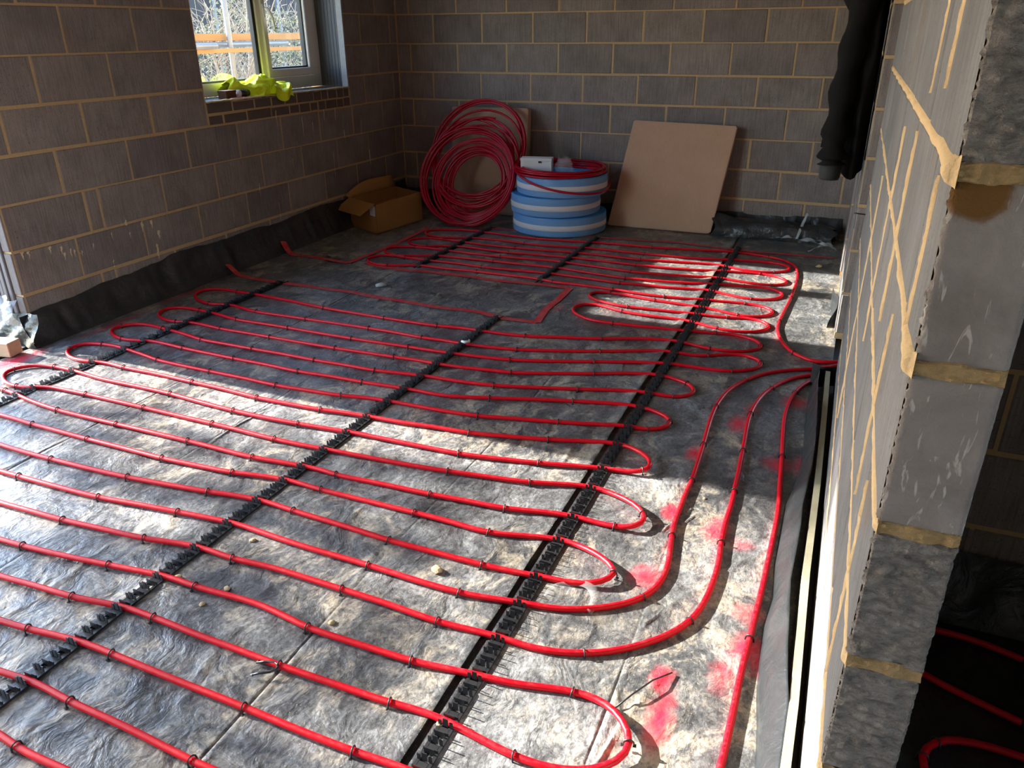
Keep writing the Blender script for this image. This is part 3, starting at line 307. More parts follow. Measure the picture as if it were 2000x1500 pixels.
M_pir = simple('cream_insulation', (.36, .33, .22), .85, .12, 20, .5, 60)
M_timber = (lambda n: n.set(n.mix(n.noise(1, n.scale(n.pos, (30, 2, 30)), 5, .6), (.36, .18, .06), (.50, .28, .11)), .75))(N('orange_timber'))
M_pine = (lambda n: n.set(n.mix(n.noise(1, n.scale(n.pos, (8, 60, 60)), 4, .6), (.40, .27, .15), (.58, .43, .27)), .75))(N('pine_offcut'))
M_steel = simple('galvanised_steel', (.27, .28, .29), .42, .15, 14, .1, 60, Metallic=.6)
M_bark = simple('pale_bark', (.33, .26, .19), .85, .25, 25)
M_fence = simple('dark_fence', (.04, .038, .043), .85, .2, 10)
def make_leaf():
    n = N('hedge_leaf'); c = n.mix(n.noise(7, None, 3), (.05, .07, .035), (.27, .26, .16)); n.set(c, .5)
    tr_ = n.n('ShaderNodeBsdfTranslucent'); n.l(c, tr_.inputs[0]); mx = n.n('ShaderNodeMixShader'); mx.inputs[0].default_value = .45
    n.l(n.b.outputs[0], mx.inputs[1]); n.l(tr_.outputs[0], mx.inputs[2]); n.l(mx.outputs[0], n.t.nodes['Material Output'].inputs[0]); return n.m
M_leaf = make_leaf()
M_ground = simple('outside_ground', (.34, .32, .29), .95, .25, 4, .3, 20)
M_slab = simple('floor_screed', (.05, .05, .05), .9)
M_ceil = simple('ceiling_board', (.42, .38, .34), .9, .2, 6)
M_clearfilm = (lambda n: n.set((.62, .65, .67), .25, n.bump(n.noise(18, None, 4, .6, 1), .8, .02), Alpha=.5, Specular_IOR_Level=.6))(N('milky_polythene'))
M_film_thin = (lambda n: n.set((.8, .78, .76), .3, None, Alpha=.13, Specular_IOR_Level=.6))(N('clear_film_scrap'))
M_crumb = simple('dry_mortar_crumb', (.50, .38, .22), .95, .2, 40, .5)
M_strap = simple('pale_grey_strap', (.42, .44, .44), .5, .1, 20)
M_whitebox = simple('white_card', (.78, .76, .75), .6, .04, 20)
M_darkcard = simple('dark_brown_card', (.10, .045, .02), .7)

# ---------------------------------------------------------------- setting: walls of individual blocks
XL, YB, PITCH = -.0757, .1267, .2295
def bedz(k): return .7147-PITCH*(k-4)
_bm_cache = {}
def block_mesh(L, H, mat, D=.05, key=''):
    kk = (round(L, 2), round(H, 2), mat.name, key)
    if kk not in _bm_cache:
        L, H = kk[0], kk[1]; c = .004; m = MB()               # local: x along wall, y outwards (front at y=0), z up
        v = [(-L/2,-D,-H/2),(L/2,-D,-H/2),(L/2,-D,H/2),(-L/2,-D,H/2),(-L/2,-c,-H/2),(L/2,-c,-H/2),(L/2,-c,H/2),(-L/2,-c,H/2),
             (-L/2+c,0,-H/2+c),(L/2-c,0,-H/2+c),(L/2-c,0,H/2-c),(-L/2+c,0,H/2-c)]
        f = []
        for i in range(4):
            j = (i+1) % 4; f += [(i, j, 4+j, 4+i), (4+i, 4+j, 8+j, 8+i)]
        f += [(8, 9, 10, 11)]
        m.add(v, [q[::-1] for q in f]); _bm_cache[kk] = m.mesh('concrete_block', mat)
        bm = bmesh.new(); bm.from_mesh(_bm_cache[kk]); bmesh.ops.recalc_face_normals(bm, faces=bm.faces); bm.to_mesh(_bm_cache[kk]); bm.free()
    return _bm_cache[kk]
def lay(parent, org, U, Nn, z0, z1, edges, mat, gap=.0145, name='concrete_block', jit=.0018):
    """blocks between successive edges (u positions) on the course z0..z1"""
    U = Vector(U); Nn = Vector(Nn); org = Vector(org)
    for a, b in zip(edges, edges[1:]):
        L = b-a-gap
        if L < .02: continue
        c = org+U*((a+b)/2)+Nn*random.uniform(-jit, jit*1.5)+Vector((0, 0, (z0+z1)/2+random.uniform(-.001, .001)))
        M = Matrix((( U.x, Nn.x, 0, c.x), (U.y, Nn.y, 0, c.y), (0, 0, 1, c.z), (0, 0, 0, 1))) @ Matrix.Rotation(random.uniform(-.0025, .0025), 4, 'Y')
        inst(name, block_mesh(L, z1-z0-gap, mat), parent, M)
def course(y0, y1, off, pitch=.461):
    e = [y0]; j = math.ceil((y0-off)/pitch+.12)
    while off+pitch*j < y1-.05: e.append(off+pitch*j); j += 1
    return e+[y1]
MR = .003                                                            # joints recessed by this much
YJ = -3.80                                                           # door jamb on the left wall
WY0, WY1, SILL, HEAD = -2.288, -.680, 1.095, 2.10                    # window opening
# left wall body (mortar) with window and door openings
m = MB(); xi, xo = XL-MR, XL-.37
m.box((xo, YJ, 0), (xi, WY0, 2.45)); m.box((xo, WY1, 0), (xi, YB+.35, 2.45)); m.box((xo, WY0, 0), (xi, WY1, SILL-.012)); m.box((xo, WY0, HEAD), (xi, WY1, 2.45))
m.box((xo, -7.6, 2.25), (xi, YJ, 2.45)); m.box((xo, -8.3, 0), (xi, -7.6, 2.45))
wl = m.build('wall_left', M_mortar, kind='structure')
Uy, Nx = (0, 1, 0), (1, 0, 0)
CL = {-2: -3.44, -1: -2.973, 0: -3.212, 1: -3.432, 2: -3.206, 3: -3.424, 4: -3.223, 5: -3.427, 6: -3.22}
for k, off in CL.items():
    z1, z0 = bedz(k), bedz(k+1)
    e = course(YJ, YB, off)
    if k in (4, 6): e = [t for t in e if abs(t+3.684) > .03]
    if k == 4: e = sorted(e+[-3.313])
    if k == 6: e = sorted(e+[-3.318])
    if z0 > SILL-.05:
        lay(wl, (XL, 0, 0), Uy, Nx, z0, z1, [t for t in e if t < WY0-.02]+[WY0], M_block)
        lay(wl, (XL, 0, 0), Uy, Nx, z0, z1, [WY1]+[t for t in e if t > WY1+.04], M_block)
    elif k == 2:
        lay(wl, (XL, 0, 0), Uy, Nx, z0, z1, [t for t in e if t < WY0-.02]+[WY0], M_block)
        lay(wl, (XL, 0, 0), Uy, Nx, z0, z1, [WY1+.005]+[t for t in e if t > WY1+.04], M_block)
        lay(wl, (XL, 0, 0), Uy, Nx, 1.0185, SILL-.008, [WY0, -2.05, -1.83, -1.651, -1.50, -1.36, -1.158, -1.06, -.974, -.849, -.76, WY1], M_brick, .012, 'brick', .003)
        lay(wl, (XL, 0, 0), Uy, Nx, z0, 1.0185, [WY0, -2.149, -1.917, -1.668, -1.46, -1.34, -1.213, -1.11, -1.014, -.862, -.77, WY1], M_brick, .012, 'brick', .003)
    else: lay(wl, (XL, 0, 0), Uy, Nx, z0, z1, e, M_block)
# above the window opening the wall carries on; back wall
m = MB(); m.box((XL-.37, YB+MR, 0), (4.1, YB+.35, 2.45)); wb = m.build('wall_back', M_mortar, kind='structure')
CB = {-2: .03, -1: .295, 0: .058, 1: .055-.0, 2: .272, 3: .054, 4: .27, 5: .055, 6: .27}
CB[1] = .054; CB[0] = .058-.0
CB = {-2: .054, -1: .30, 0: .058, 1: .054, 2: .272, 3: .054, 4: .27, 5: .06, 6: .27}
CB[1] = 1.899-.461*4; CB[0] = 1.903-.461*4+.0; CB[2] = .272; CB[0] = 1.903-.461*4-.0
# measured: courses 1,3 and 5 share one bond, 0, 2, 4 and 6 the other
CB[0] = 2.136-.461*4; CB[1] = 1.899-.461*4; CB[-1] = 1.899-.461*4; CB[-2] = .272
for k, off in CB.items():
    lay(wb, (0, YB, 0), (1, 0, 0), (0, -1, 0), bedz(k+1), bedz(k), course(XL, 3.86, off, .4625), M_block)
# mortar drips thrown on the left wall
for (y, z) in [(-3.59,.451),(-3.526,.435),(-3.517,.399),(-3.475,.411),(-3.453,.40),(-3.411,.384),(-3.331,.405),(-3.196,.439),(-3.081,.486),(-3.071,.411),(-2.977,.451),(-2.899,.447),(-2.861,.376),(-2.894,.30),(-3.224,.282),(-3.748,.457),(-3.714,.454),(-2.45,.42),(-2.2,.36),(-1.9,.5),(-1.72,.33),(-1.5,.62),(-1.33,.9),(-1.21,.85),(-1.05,.93),(-.98,.6),(-.9,.98),(-1.62,.97),(-.8,.75),(-.55,.8),(-.45,.55)]:
    thin = y > -2.6
    m = MB(); n_ = 9; L = random.uniform(.06, .2) if thin else random.uniform(.04, .10); W = random.uniform(.003, .006) if thin else random.uniform(.011, .021)
    rows = []
    for i in range(n_):
        t = i/(n_-1); ww = W*(1-.75*t)*(.6+.8*random.random())*(1 if i else .4); dy = random.uniform(-.003, .003)
        rows.append([(XL-.001, y+dy-ww, z+.02-L*t), (XL+.0045*(1-t*.6), y+dy, z+.02-L*t), (XL-.001, y+dy+ww, z+.02-L*t)])
    m.grid(rows); m.build('mortar_drip', M_drip, wl)

# right partition: near leaf, doorway, far leaf in two steps
PA, PBv = Vector((3.889, -5.385, 0)), Vector((3.876, -2.80, 0))
Up = (PBv-PA).normalized(); Np = Vector((-Up.y, Up.x, 0)); LP = (PBv-PA).length
wr = None
def rb(a, b): return Vector((PA.x+Up.x*a+Np.x*b, PA.y+Up.y*a+Np.y*b, 0))
m = MB()
def prism(m, pts, z0, z1):
    n_ = len(pts); vs = [(q.x, q.y, z0) for q in pts]+[(q.x, q.y, z1) for q in pts]
    m.add(vs, [tuple(range(n_))[::-1], tuple(range(n_, 2*n_))]+[(i, (i+1) % n_, n_+(i+1) % n_, n_+i) for i in range(n_)])
TH = .098
prism(m, [rb(.006, -MR+.001), rb(.006, -TH+.004), rb(LP-.004, -TH+.004), rb(LP-.004, -MR+.001)], 0, 2.45)
prism(m, [Vector((3.848+MR, -2.16, 0)), Vector((3.95, -2.16, 0)), Vector((3.95, -.95, 0)), Vector((3.848+MR, -.95, 0))], 0, 2.45)
prism(m, [Vector((3.832+MR, -.95, 0)), Vector((3.95, -.95, 0)), Vector((3.95, YB+.1, 0)), Vector((3.832+MR, YB+.1, 0))], 0, 2.45)
prism(m, [Vector((3.88, -2.80, 0)), Vector((3.97, -2.80, 0)), Vector((3.95, -2.16, 0)), Vector((3.855, -2.16, 0))], 2.1, 2.45)
wr = m.build('wall_right', M_mortar, kind='structure'); weld_recalc(wr)
ZR = [.905+.225*j for j in range(-4, 7)]                              # bed heights of the right partition
for i in range(len(ZR)-1):
    z0, z1 = max(ZR[i], .01), ZR[i+1]
    st = .44 if i % 2 == 0 else .215
    e = [st]
    while e[-1]+.45 < LP-.1: e.append(e[-1]+.45)
    e.append(LP)
    lay(wr, PA, Up, Np, z0, z1, e, M_block_lit, .013, 'concrete_block', .001)
    lay(wr, (3.848, 0, 0), (0, 1, 0), (-1, 0, 0), z0+.02, z1+.02, course(-2.165, -.95, -2.165+(.225 if i % 2 else .45), .45), M_block_lit, .013)
    lay(wr, (3.832, 0, 0), (0, 1, 0), (-1, 0, 0), z0+.02, z1+.02, course(-.953, YB, -.95+(.225 if i % 2 else .45), .45), M_block_lit, .013)
    lay(wr, (0, -2.166, 0), (1, 0, 0), (0, -1, 0), z0+.02, z1+.02, [3.846, 3.952], M_block, .012)
    lay(wr, (0, -.956, 0), (1, 0, 0), (0, -1, 0), z0+.02, z1+.02, [3.83, 3.95], M_block, .012)
    # end block of the near leaf: whole block whose end faces the camera, cut or broken
    L = st-.013; h = z1-z0-.015; rough = not (.92 < z0 < 1.3 or .9 < z0 < .92 or .67 < z0 < .69)
    lvl = round((z0-.905)/.225)                                       # 1: stained smooth, 0: scraped smooth
    smooth_end = lvl in (0, 1)
    m = MB(); nu, nv = 26, 54; rows = []
    for a in range(nv):
        row = []
        for b in range(nu):
            x = -.001+(TH+.001)*b/(nu-1); z = z0+.0075+h*a/(nv-1)
            edge = min(a, nv-1-a, b, nu-1-b)
            if smooth_end: d = .0022*(fbm(np.array(x*30), np.array(z*30), 3, 3)-.5)
            else: d = .016*(fbm(np.array(x*46+i*9), np.array(z*75), 4, 7)-.5)
            if edge == 0: d += .003+.003*random.random()
            jx = 0
            if b == 0: jx = random.uniform(-.0035, .002)+ (.004*(fbm(np.array(0.), np.array(z*90), 3, 5)-.5))
            q = rb(d, -x+jx)
            row.append((q.x, q.y, z))
        rows.append(row)
    m.grid(rows, smooth_end, 1)
    q = [rb(.006, 0), rb(L, 0), rb(L, -TH), rb(.006, -TH)]
    m.add([(t.x, t.y, zz) for zz in (z0+.0075, z0+.0075+h) for t in q], [(0, 1, 5, 4), (1, 2, 6, 5), (2, 3, 7, 6), (4, 5, 6, 7), (3, 2, 1, 0)], False, 0)
    o = m.build('concrete_block', [M_block_lit, M_scratch if smooth_end else M_rough], wr); weld_recalc(o)
# mortar squeezed out along the beds, thick at the near arris, and the rough joint ends
for jz, z in enumerate(ZR[1:-1]):
    strong = abs(z-1.355) < .05 or abs(z-1.13) < .05
    rows = []
    for i in range(150):
        a = LP*(i/149)**1.7; nb = float(fbm(np.array(a*26), np.array(z*9), 3, 12))-.3
        hw = .0075+.004*nb+(.009 if strong else .003)*math.exp(-a/.16); pr = min(1, i/4)*(.003+.006*max(0, nb)+(.011 if strong else .003)*math.exp(-a/.14))
        row = []
        for k in range(7):
            t_ = -1+2*k/6; q = rb(a+(-.004 if i == 0 else 0), -.002+pr*(1-t_*t_)**.6); row.append((q.x, q.y, z+hw*t_+.0025*math.sin(a*23+z*7)))
        rows.append(row)
    m = MB(); m.grid(rows); m.build('mortar_ridge', M_mortar, wr)
    rows = []
    for i in range(40):
        x_ = .001+(TH-.002)*i/39; row = []
        for k in range(9):
            t_ = -1+2*k/8; d = .0035-.011*float(fbm(np.array(x_*90), np.array(z*40+t_*2.1), 4, 15))+(.004 if abs(t_) > .8 else 0); q = rb(d, -x_); row.append((q.x, q.y, z+(.0115+.002*math.sin(x_*90+jz))*t_))
        rows.append(row)
    m = MB(); m.grid(rows, False); m.build('mortar_joint_end', M_mortar_end, wr)
# vertical mortar smears on the near face
for (a, z0, z1, w_) in [(.28, 1.42, 1.75, .004), (.50, 1.40, 1.8, .004), (.14, 1.13, 1.33, .005), (.62, .98, 1.33, .005), (1.0, .8, 1.3, .006), (.36, .74, 1.08, .003), (.20, .42, .86, .004), (1.6, .3, 1.1, .008)]:
    m = MB(); rows = []
    for i in range(30):
        t = i/29; z = z0+(z1-z0)*t; ww = w_*.27*(.4+1.1*float(fbm(np.array(z*40), np.array(a*9), 3, 18))*2)*(1-.8*abs(2*t-1)**3); aa = a+.006*math.sin(z*13+a*7)
        p0, p1, p2 = rb(aa-ww, -.0015), rb(aa, .0035+.002*random.random()), rb(aa+ww, -.0015)
        rows.append([(p0.x, p0.y, z), (p1.x, p1.y, z), (p2.x, p2.y, z)])
    m.grid(rows); m.build('mortar_smear', M_mortar, wr)
# far partition face: bolt/nail sticking out of the near face
m = MB(); q = rb(2.52, 0); m.tube([(q.x, q.y, .80), (q.x-.045, q.y-.01, .805)], .003, 6); m.build('nail', M_blackplastic, wr)

# room behind the partition
m = MB(); m.box((3.99, -4.28+MR, 0), (6.2, -4.1, 2.45)); w2 = m.build('wall_side_room', M_mortar, kind='structure')
for k in range(-3, 7):
    z0, z1 = .28+.225*(k-1), .28+.225*k
    if z0 < 0: continue
    lay(w2, (0, -4.28, 0), (1, 0, 0), (0, -1, 0), z0, z1, course(3.99, 6.2, 4.24+(.225 if k % 2 else 0), .45), M_block)
lay(w2, (0, -4.28, 0), (1, 0, 0), (0, -1, 0), .055, .28, course(3.99, 6.2, 4.1, .45), M_block)
m = MB(); m.box((4.55, -5.3, 0), (6.2, -5.2, 2.45)); m.build('wall_light_stop', M_block, kind='structure')   # unseen wall added to keep the east doorway's light out of the side room
m = MB(); m.box((6.2, -6.5, 0), (6.4, YB+.3, 2.45)); m.box((6.2, -8.3, 2.15), (6.4, -6.5, 2.45)); m.build('wall_east', M_block, kind='structure')   # unseen doorway added behind the camera's right shoulder to light the left wall
m = MB(); m.box((XL-.37, -8.5, 0), (6.4, -8.3, 2.45)); m.build('wall_front', M_block, kind='structure')
m = MB(); m.box((XL-.37, -8.5, 2.45), (6.4, YB+.35, 2.6)); m.build('ceiling', M_ceil, kind='structure')
m = MB(); m.box((XL-.6, -8.5, -.3), (6.4, YB+.35, -.02)); m.build('floor', M_slab, kind='structure')
m = MB(); m.box((-40, -40, -.5), (XL-.37, 40, -.16)); m.box((6.4, -40, -.5), (40, 40, -.16)); m.build('ground', M_ground, kind='structure')

# ---------------------------------------------------------------- window_1
FX = -.326; FB = FX-.07                                             # inner and outer faces of the frame
win = bpy.data.objects.new('window_1', None); C.objects.link(win); win['kind'] = 'structure'
def rail(m, y0, y1, z0, z1, x0=FB, x1=FX, c=.006): m.cbox((x0, y0, z0), (x1, y1, z1), c)
m = MB(); fz0 = 1.100
rail(m, -2.285, -.655, fz0, fz0+.085); rail(m, -2.285, -.655, HEAD-.06, HEAD); rail(m, -2.285, -2.225, fz0+.08, HEAD-.05); rail(m, -.72, -.655, fz0+.08, HEAD-.05); rail(m, -1.398, -1.348, fz0+.08, HEAD-.05)
m.build('window_frame', M_upvc, win)
m = MB()                                                            # opening sash on the right, slightly proud
sx0, sx1 = FB+.012, FX+.016
rail(m, -1.352, -.716, fz0+.088, fz0+.148, sx0, sx1); rail(m, -1.352, -.716, HEAD-.12, HEAD-.062, sx0, sx1); rail(m, -1.352, -1.303, fz0+.14, HEAD-.11, sx0, sx1); rail(m, -.842, -.716, fz0+.14, HEAD-.11, sx0, sx1-.004); 
m.build('window_sash', M_upvc, win)
m = MB()
for (a, b, z0, z1) in ((-2.225, -1.398, fz0+.085, HEAD-.06), (-1.303, -.842, fz0+.148, HEAD-.12)):
    for lo, hi in (((a, z0), (b, z0+.012)), ((a, z1-.012), (b, z1)), ((a, z0), (a+.012, z1)), ((b-.012 if b > -1 else b-.03, z0), (b, z1))):
        m.box((FX-.045, lo[0], lo[1]), (FX-.012, hi[0], hi[1]))
m.build('window_gasket', M_gasket, win)
for (a, b, z0, z1) in ((-2.225, -1.398, fz0+.085, HEAD-.06), (-1.303, -.842, fz0+.148, HEAD-.12)):
    m = MB(); m.box((FX-.034, a, z0), (FX-.030, b, z1)); m.build('window_pane', M_glass, win)
m = MB(); m.cbox((FX+.014, -1.345, 1.60), (FX+.026, -1.318, 1.69), .004); m.tube([(FX+.03, -1.330, 1.665), (FX+.05, -1.32, 1.66), (FX+.06, -1.29, 1.60), (FX+.056, -1.268, 1.52)], [.009, .010, .010, .007], 8)
m.build('window_handle', M_upvc, win)
# dark cavity closer lining the reveals, plus sill board
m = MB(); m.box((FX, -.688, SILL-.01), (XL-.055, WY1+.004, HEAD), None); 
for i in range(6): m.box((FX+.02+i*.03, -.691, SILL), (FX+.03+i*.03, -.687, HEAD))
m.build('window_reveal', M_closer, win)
m = MB(); m.box((XL-.055, -.686, SILL-.01), (XL-.001, WY1+.004, HEAD)); m.build('window_reveal', M_white if False else M_drip if False else simple('pale_block_edge', (.42, .42, .42), .95, .25, 40, .5), win)
m = MB(); m.box((FX-.02, WY0-.004, SILL-.014), (XL-.012, WY1+.004, SILL)); m.build('window_sill', M_closer, win)
m = MB(); P = []; r = []
for i in range(60):
    y = WY0+(WY1-WY0)*i/59; P.append((XL-.004, y, SILL-.003+.003*random.random())); r.append(.005+.004*random.random())
m.tube(P, r, 6); m.build('mortar_ridge', M_drip, win)
# door_1: the jamb of the wide opening, block end then ribbed closer
dj = bpy.data.objects.new('door_1', None); C.objects.link(dj); dj['kind'] = 'structure'
m = MB()
for i in range(9):
    x0 = XL-.060-i*.034; m.cbox((x0-.030, YJ-.016-.004*(i % 2), .12), (x0, YJ+.001, 2.25), .004)
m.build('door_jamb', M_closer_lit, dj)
m = MB()
for k in range(-2, 8):
    z1, z0 = bedz(k)-.006, max(bedz(k+1)+.006, .01); m.cbox((XL-.055, YJ-.008, z0), (XL-.002, YJ+.002, z1), .003)
m.build('block_end', simple('jamb_block', (.20, .17, .155), .95, .25, 60, .7, 90), dj)
m = MB(); m.box((XL-.37, -7.6, -.006), (XL+.02, YJ, .004)); m.build('door_threshold', M_slab, dj)

# ---------------------------------------------------------------- outside
t = empty('scaffold', 'galvanised scaffold tubes with orange timber guard board outside the window', 'scaffold', (-1.6, -.27, -.16))
def kid(m, name, mat, par, **kw):
    o = m.build(name, mat, None, **kw); o.parent = par; o.matrix_parent_inverse = Matrix.Translation(-par.location); return o
m = MB(); m.tube([(-1.6, -.27, -.16), (-1.6, -.27, 2.9)], .0242, 12); kid(m, 'standard_tube', M_steel, t)
m = MB(); m.tube([(-1.6, 3.4, -.16), (-1.6, 3.4, 2.9)], .0242, 12); kid(m, 'standard_tube', M_steel, t)
m = MB(); m.cbox((-1.70, -2.4, 1.435), (-1.665, 3.6, 1.497), .004); kid(m, 'guard_board', M_timber, t)
m = MB(); m.cbox((-1.60+.03, -2.4, 1.337), (-1.60+.068, 3.6, 1.374), .004); kid(m, 'ledger_board', M_timber, t)
m = MB(); m.tube([(-1.66, -2.4, 1.402), (-1.66, .62, 1.405)], .0242, 12); kid(m, 'ledger_tube', M_steel, t)
m = MB(); 
for rr in (.0242, .019):
    m.tube([(-1.50, -2.6, 1.397), (-1.50, -.56, 1.397)], rr, 14, cap=False)
m.lathe([(.019, 0), (.0242, 0), (.0242, .002), (.019, .002)], (0, 0, 0), 14) if False else None
kid(m, 'cut_tube', M_steel, t)
# shrub of bare stems, hedge, fence
def shrub(name, label, x0, y0, n, hmax, seed, cat='shrub'):
    rs = random.Random(seed); r_ = empty(name, label, cat, (x0, y0, -.16))
    st = MB(); tw = MB()
    for i in range(n):
        a = rs.uniform(0, 6.28); lean = rs.uniform(.05, .38); h = hmax*rs.uniform(.6, 1); b = Vector((x0+rs.uniform(-.22, .22), y0+rs.uniform(-.3, .3), -.16))
        P = []; d = Vector((math.cos(a)*lean, math.sin(a)*lean, 1)).normalized(); q = b.copy()
        for s_ in range(9):
            P.append(q.copy()); q = q+d*(h/8); d = (d+Vector((rs.uniform(-.16, .16), rs.uniform(-.16, .16), .05))).normalized()
        rad = rs.uniform(.010, .022); st.tube(P, [rad*(1-.08*k) for k in range(9)], 6)
        for k in range(3, 9):
            for _ in range(3):
                q = P[k].copy(); d2 = Vector((rs.uniform(-1, 1), rs.uniform(-1, 1), rs.uniform(.2, 1.2))).normalized(); Q = [q.copy()]
                for s2 in range(4): q = q+d2*.09; d2 = (d2+Vector((rs.uniform(-.4, .4), rs.uniform(-.4, .4), rs.uniform(-.1, .4)))).normalized(); Q.append(q.copy())
                tw.tube(Q, [.005, .004, .003, .002, .0015], 4, cap=False)
    kid(st, 'stem', M_bark, r_); kid(tw, 'twig', M_bark, r_, kind='stuff')
    return r_
shrub('bare_shrub', 'bare pale-stemmed shrub behind the scaffold seen through the left pane', -2.9, 1.25, 12, 2.6, 3)
shrub('bare_shrub', 'thin leafless bush standing taller beside the hedge in the right pane', -4.3, 3.5, 8, 2.4, 5)
hd = empty('hedge', 'low tangled evergreen hedge beyond the scaffold outside the window', 'hedge', (-5.2, 4, -.16))
m = MB(); tw = MB(); rs = random.Random(4)
for i in range(9000):
    y = rs.uniform(.6, 7.2); x = -5.1+rs.gauss(0, .28); top = 1.72+.22*math.sin(y*1.9)+.12*math.sin(y*5.3); z = -.16+(top+.16)*math.sqrt(rs.random())
    if abs(x+5.1) > .75: continue
    s_ = rs.uniform(.018, .04); u = Vector((rs.uniform(-1, 1), rs.uniform(-1, 1), rs.uniform(-1, 1))).normalized(); v = u.orthogonal().normalized()
    q = Vector((x, y, z)); m.add([q-u*s_, q+v*s_*.45, q+u*s_, q-v*s_*.45], [(0, 1, 2, 3)])
for i in range(900):
    y = rs.uniform(.6, 7.2); q = Vector((-4.95+rs.gauss(0, .3), y, rs.uniform(0, 1.8))); d = Vector((rs.uniform(-.6, .9), rs.uniform(-1, 1), rs.uniform(-.2, 1))).normalized(); Q = [q.copy()]
    for k in range(4): q = q+d*.11; d = (d+Vector((rs.uniform(-.5, .5), rs.uniform(-.5, .5), rs.uniform(-.5, .4)))).normalized(); Q.append(q.copy())
    tw.tube(Q, .0045, 3, cap=False)
kid(m, 'foliage', M_leaf, hd, kind='stuff'); kid(tw, 'twig', M_bark, hd, kind='stuff')
fe = empty('garden_fence', 'dark close-boarded fence behind the hedge outside', 'fence', (-11, 7, -.16))
for i in range(80):
    m = MB(); y = 2.5+i*.152; m.cbox((-11.02+.012*(i % 2), y, -.16), (-10.998+.012*(i % 2), y+.146, 2.75), .003); kid(m, 'fence_board', M_fence, fe)
for i in range(5):
    m = MB(); y = 2.6+i*2.4; m.cbox((-10.99, y, -.16), (-10.89, y+.1, 2.7), .005); kid(m, 'fence_post', simple('concrete_post', (.2, .22, .25), .9) if i == 0 else bpy.data.materials['concrete_post'], fe)
# unseen tree added beyond the door: leaf clumps aimed to dapple sheet and partition
tr = empty('garden_tree', 'unseen loose-leaved tree outside the door opening that dapples the sunlit sheet', 'tree', (-7.2, -5.2, -.16))
rs = random.Random(21); m = MB(); tk = MB(); tk.tube([(-7.2, -5.2, -.16), (-7.25, -5.15, 1.2), (-7.2, -5.25, 2.4), (-7.15, -5.2, 4.6)], [.14, .11, .09, .03], 10); kid(tk, 'trunk', M_bark, tr)
bq = MB()
CLUMPS = []
def to_tree(x, y, X=-7.2): return Vector((X, y+.02*(x-X), .42*(x-X)))     # where the ray that reaches floor (x, y) passes the tree
for (x, y, r_) in SHADE: CLUMPS.append((to_tree(x, y), r_*.8))
for c_, r_ in CLUMPS:
    b0 = Vector((-7.2, -5.2, max(1.4, c_.z-1.0))); mid_ = (b0+c_)/2+Vector((rs.uniform(-.2, .2), rs.uniform(-.1, .1), .1))
    bq.tube([b0, mid_, c_], [.012, .009, .005], 5, cap=False)
    for i in range(int(40+3600*r_*r_)):
        q = c_+Vector((rs.gauss(0, .35), rs.gauss(0, r_*.50), rs.gauss(0, r_*.26))); s_ = rs.uniform(.03, .055)
        u = Vector((rs.uniform(-1, 1), rs.uniform(-1, 1), rs.uniform(-1, 1))).normalized(); v = u.orthogonal().normalized()
        m.add([q-u*s_, q+v*s_*.55, q+u*s_, q-v*s_*.55], [(0, 1, 2, 3)])
kid(bq, 'branch', M_bark, tr, kind='stuff'); kid(m, 'foliage', M_leaf, tr, kind='stuff')

# ---------------------------------------------------------------- polythene sheets on the floor
NC = 420
_cr = np.c_[RNG.uniform(-.1, 3.9, NC), RNG.uniform(-6.2, .1, NC), np.where(RNG.random(NC) < .55, RNG.normal(1.45, .35, NC), RNG.uniform(0, 3.14, NC)), RNG.uniform(.05, .32, NC), RNG.uniform(.0012, .0042, NC), RNG.uniform(.004, .012, NC)]
SEAMS = [(1.04, .004, -1, -6.2), (1.58, .006, -.4, -6.2), (2.64, .006, -.3, -6.2), (2.935, .005, -3.9, -6.2), (3.445, .007, -4.2, -6.2), (.62, .004, -.5, -3.2)]
def floor_h(x, y):
    h = .0075*(fbm(x*2.6, y*2.0, 4, 20)-.32)+.006*np.abs(fbm(x*5, y*3, 4, 30)-.47)
    for cx, cy, a, L, hh, wd in _cr:
        ux, uy = math.cos(a), math.sin(a)
        sel = (np.abs(x-cx) < L+.05) & (np.abs(y-cy) < L+.05)
        if not sel.any(): continue
        dx, dy = x[sel]-cx, y[sel]-cy; s_ = dx*ux+dy*uy; p_ = -dx*uy+dy*ux+.02*np.sin(s_*9+cx*7)
        h[sel] += hh*np.exp(-(p_/wd)**2)*np.clip(1-(s_/L)**2, 0, 1)
    for line in ([(3.46,-4.162),(3.582,-3.878),(3.705,-3.642),(3.80,-3.43)], [(3.464,-4.67),(3.527,-4.546),(3.593,-4.428),(3.673,-4.29),(3.738,-4.188)], [(3.36,-4.35),(3.47,-4.06)], [(3.45,-5.3),(3.50,-5.0),(3.56,-4.8)]):
        for (xa, ya_), (xb, yb2) in zip(line, line[1:]):
            L2 = (xb-xa)**2+(yb2-ya_)**2; t_ = np.clip(((x-xa)*(xb-xa)+(y-ya_)*(yb2-ya_))/L2, 0, 1); dd = np.hypot(x-xa-t_*(xb-xa), y-ya_-t_*(yb2-ya_)); h = np.maximum(h, .0075*np.exp(-(dd/.006)**2))
    for sx, dp, ya, yb_ in SEAMS:
        xx = x-sx-.006*np.sin(y*3.1+sx*5); am = np.clip((fbm(y*1.3+sx*9, x*0+sx, 3, 52)-.33)*4, .12, 1); h += np.where((y < ya) & (y > yb_), dp*am*(.42*np.exp(-((xx-.014)/.010)**2)-.75*np.exp(-(xx/.0032)**2)), 0)
    return np.clip(h, -.006, .0105)
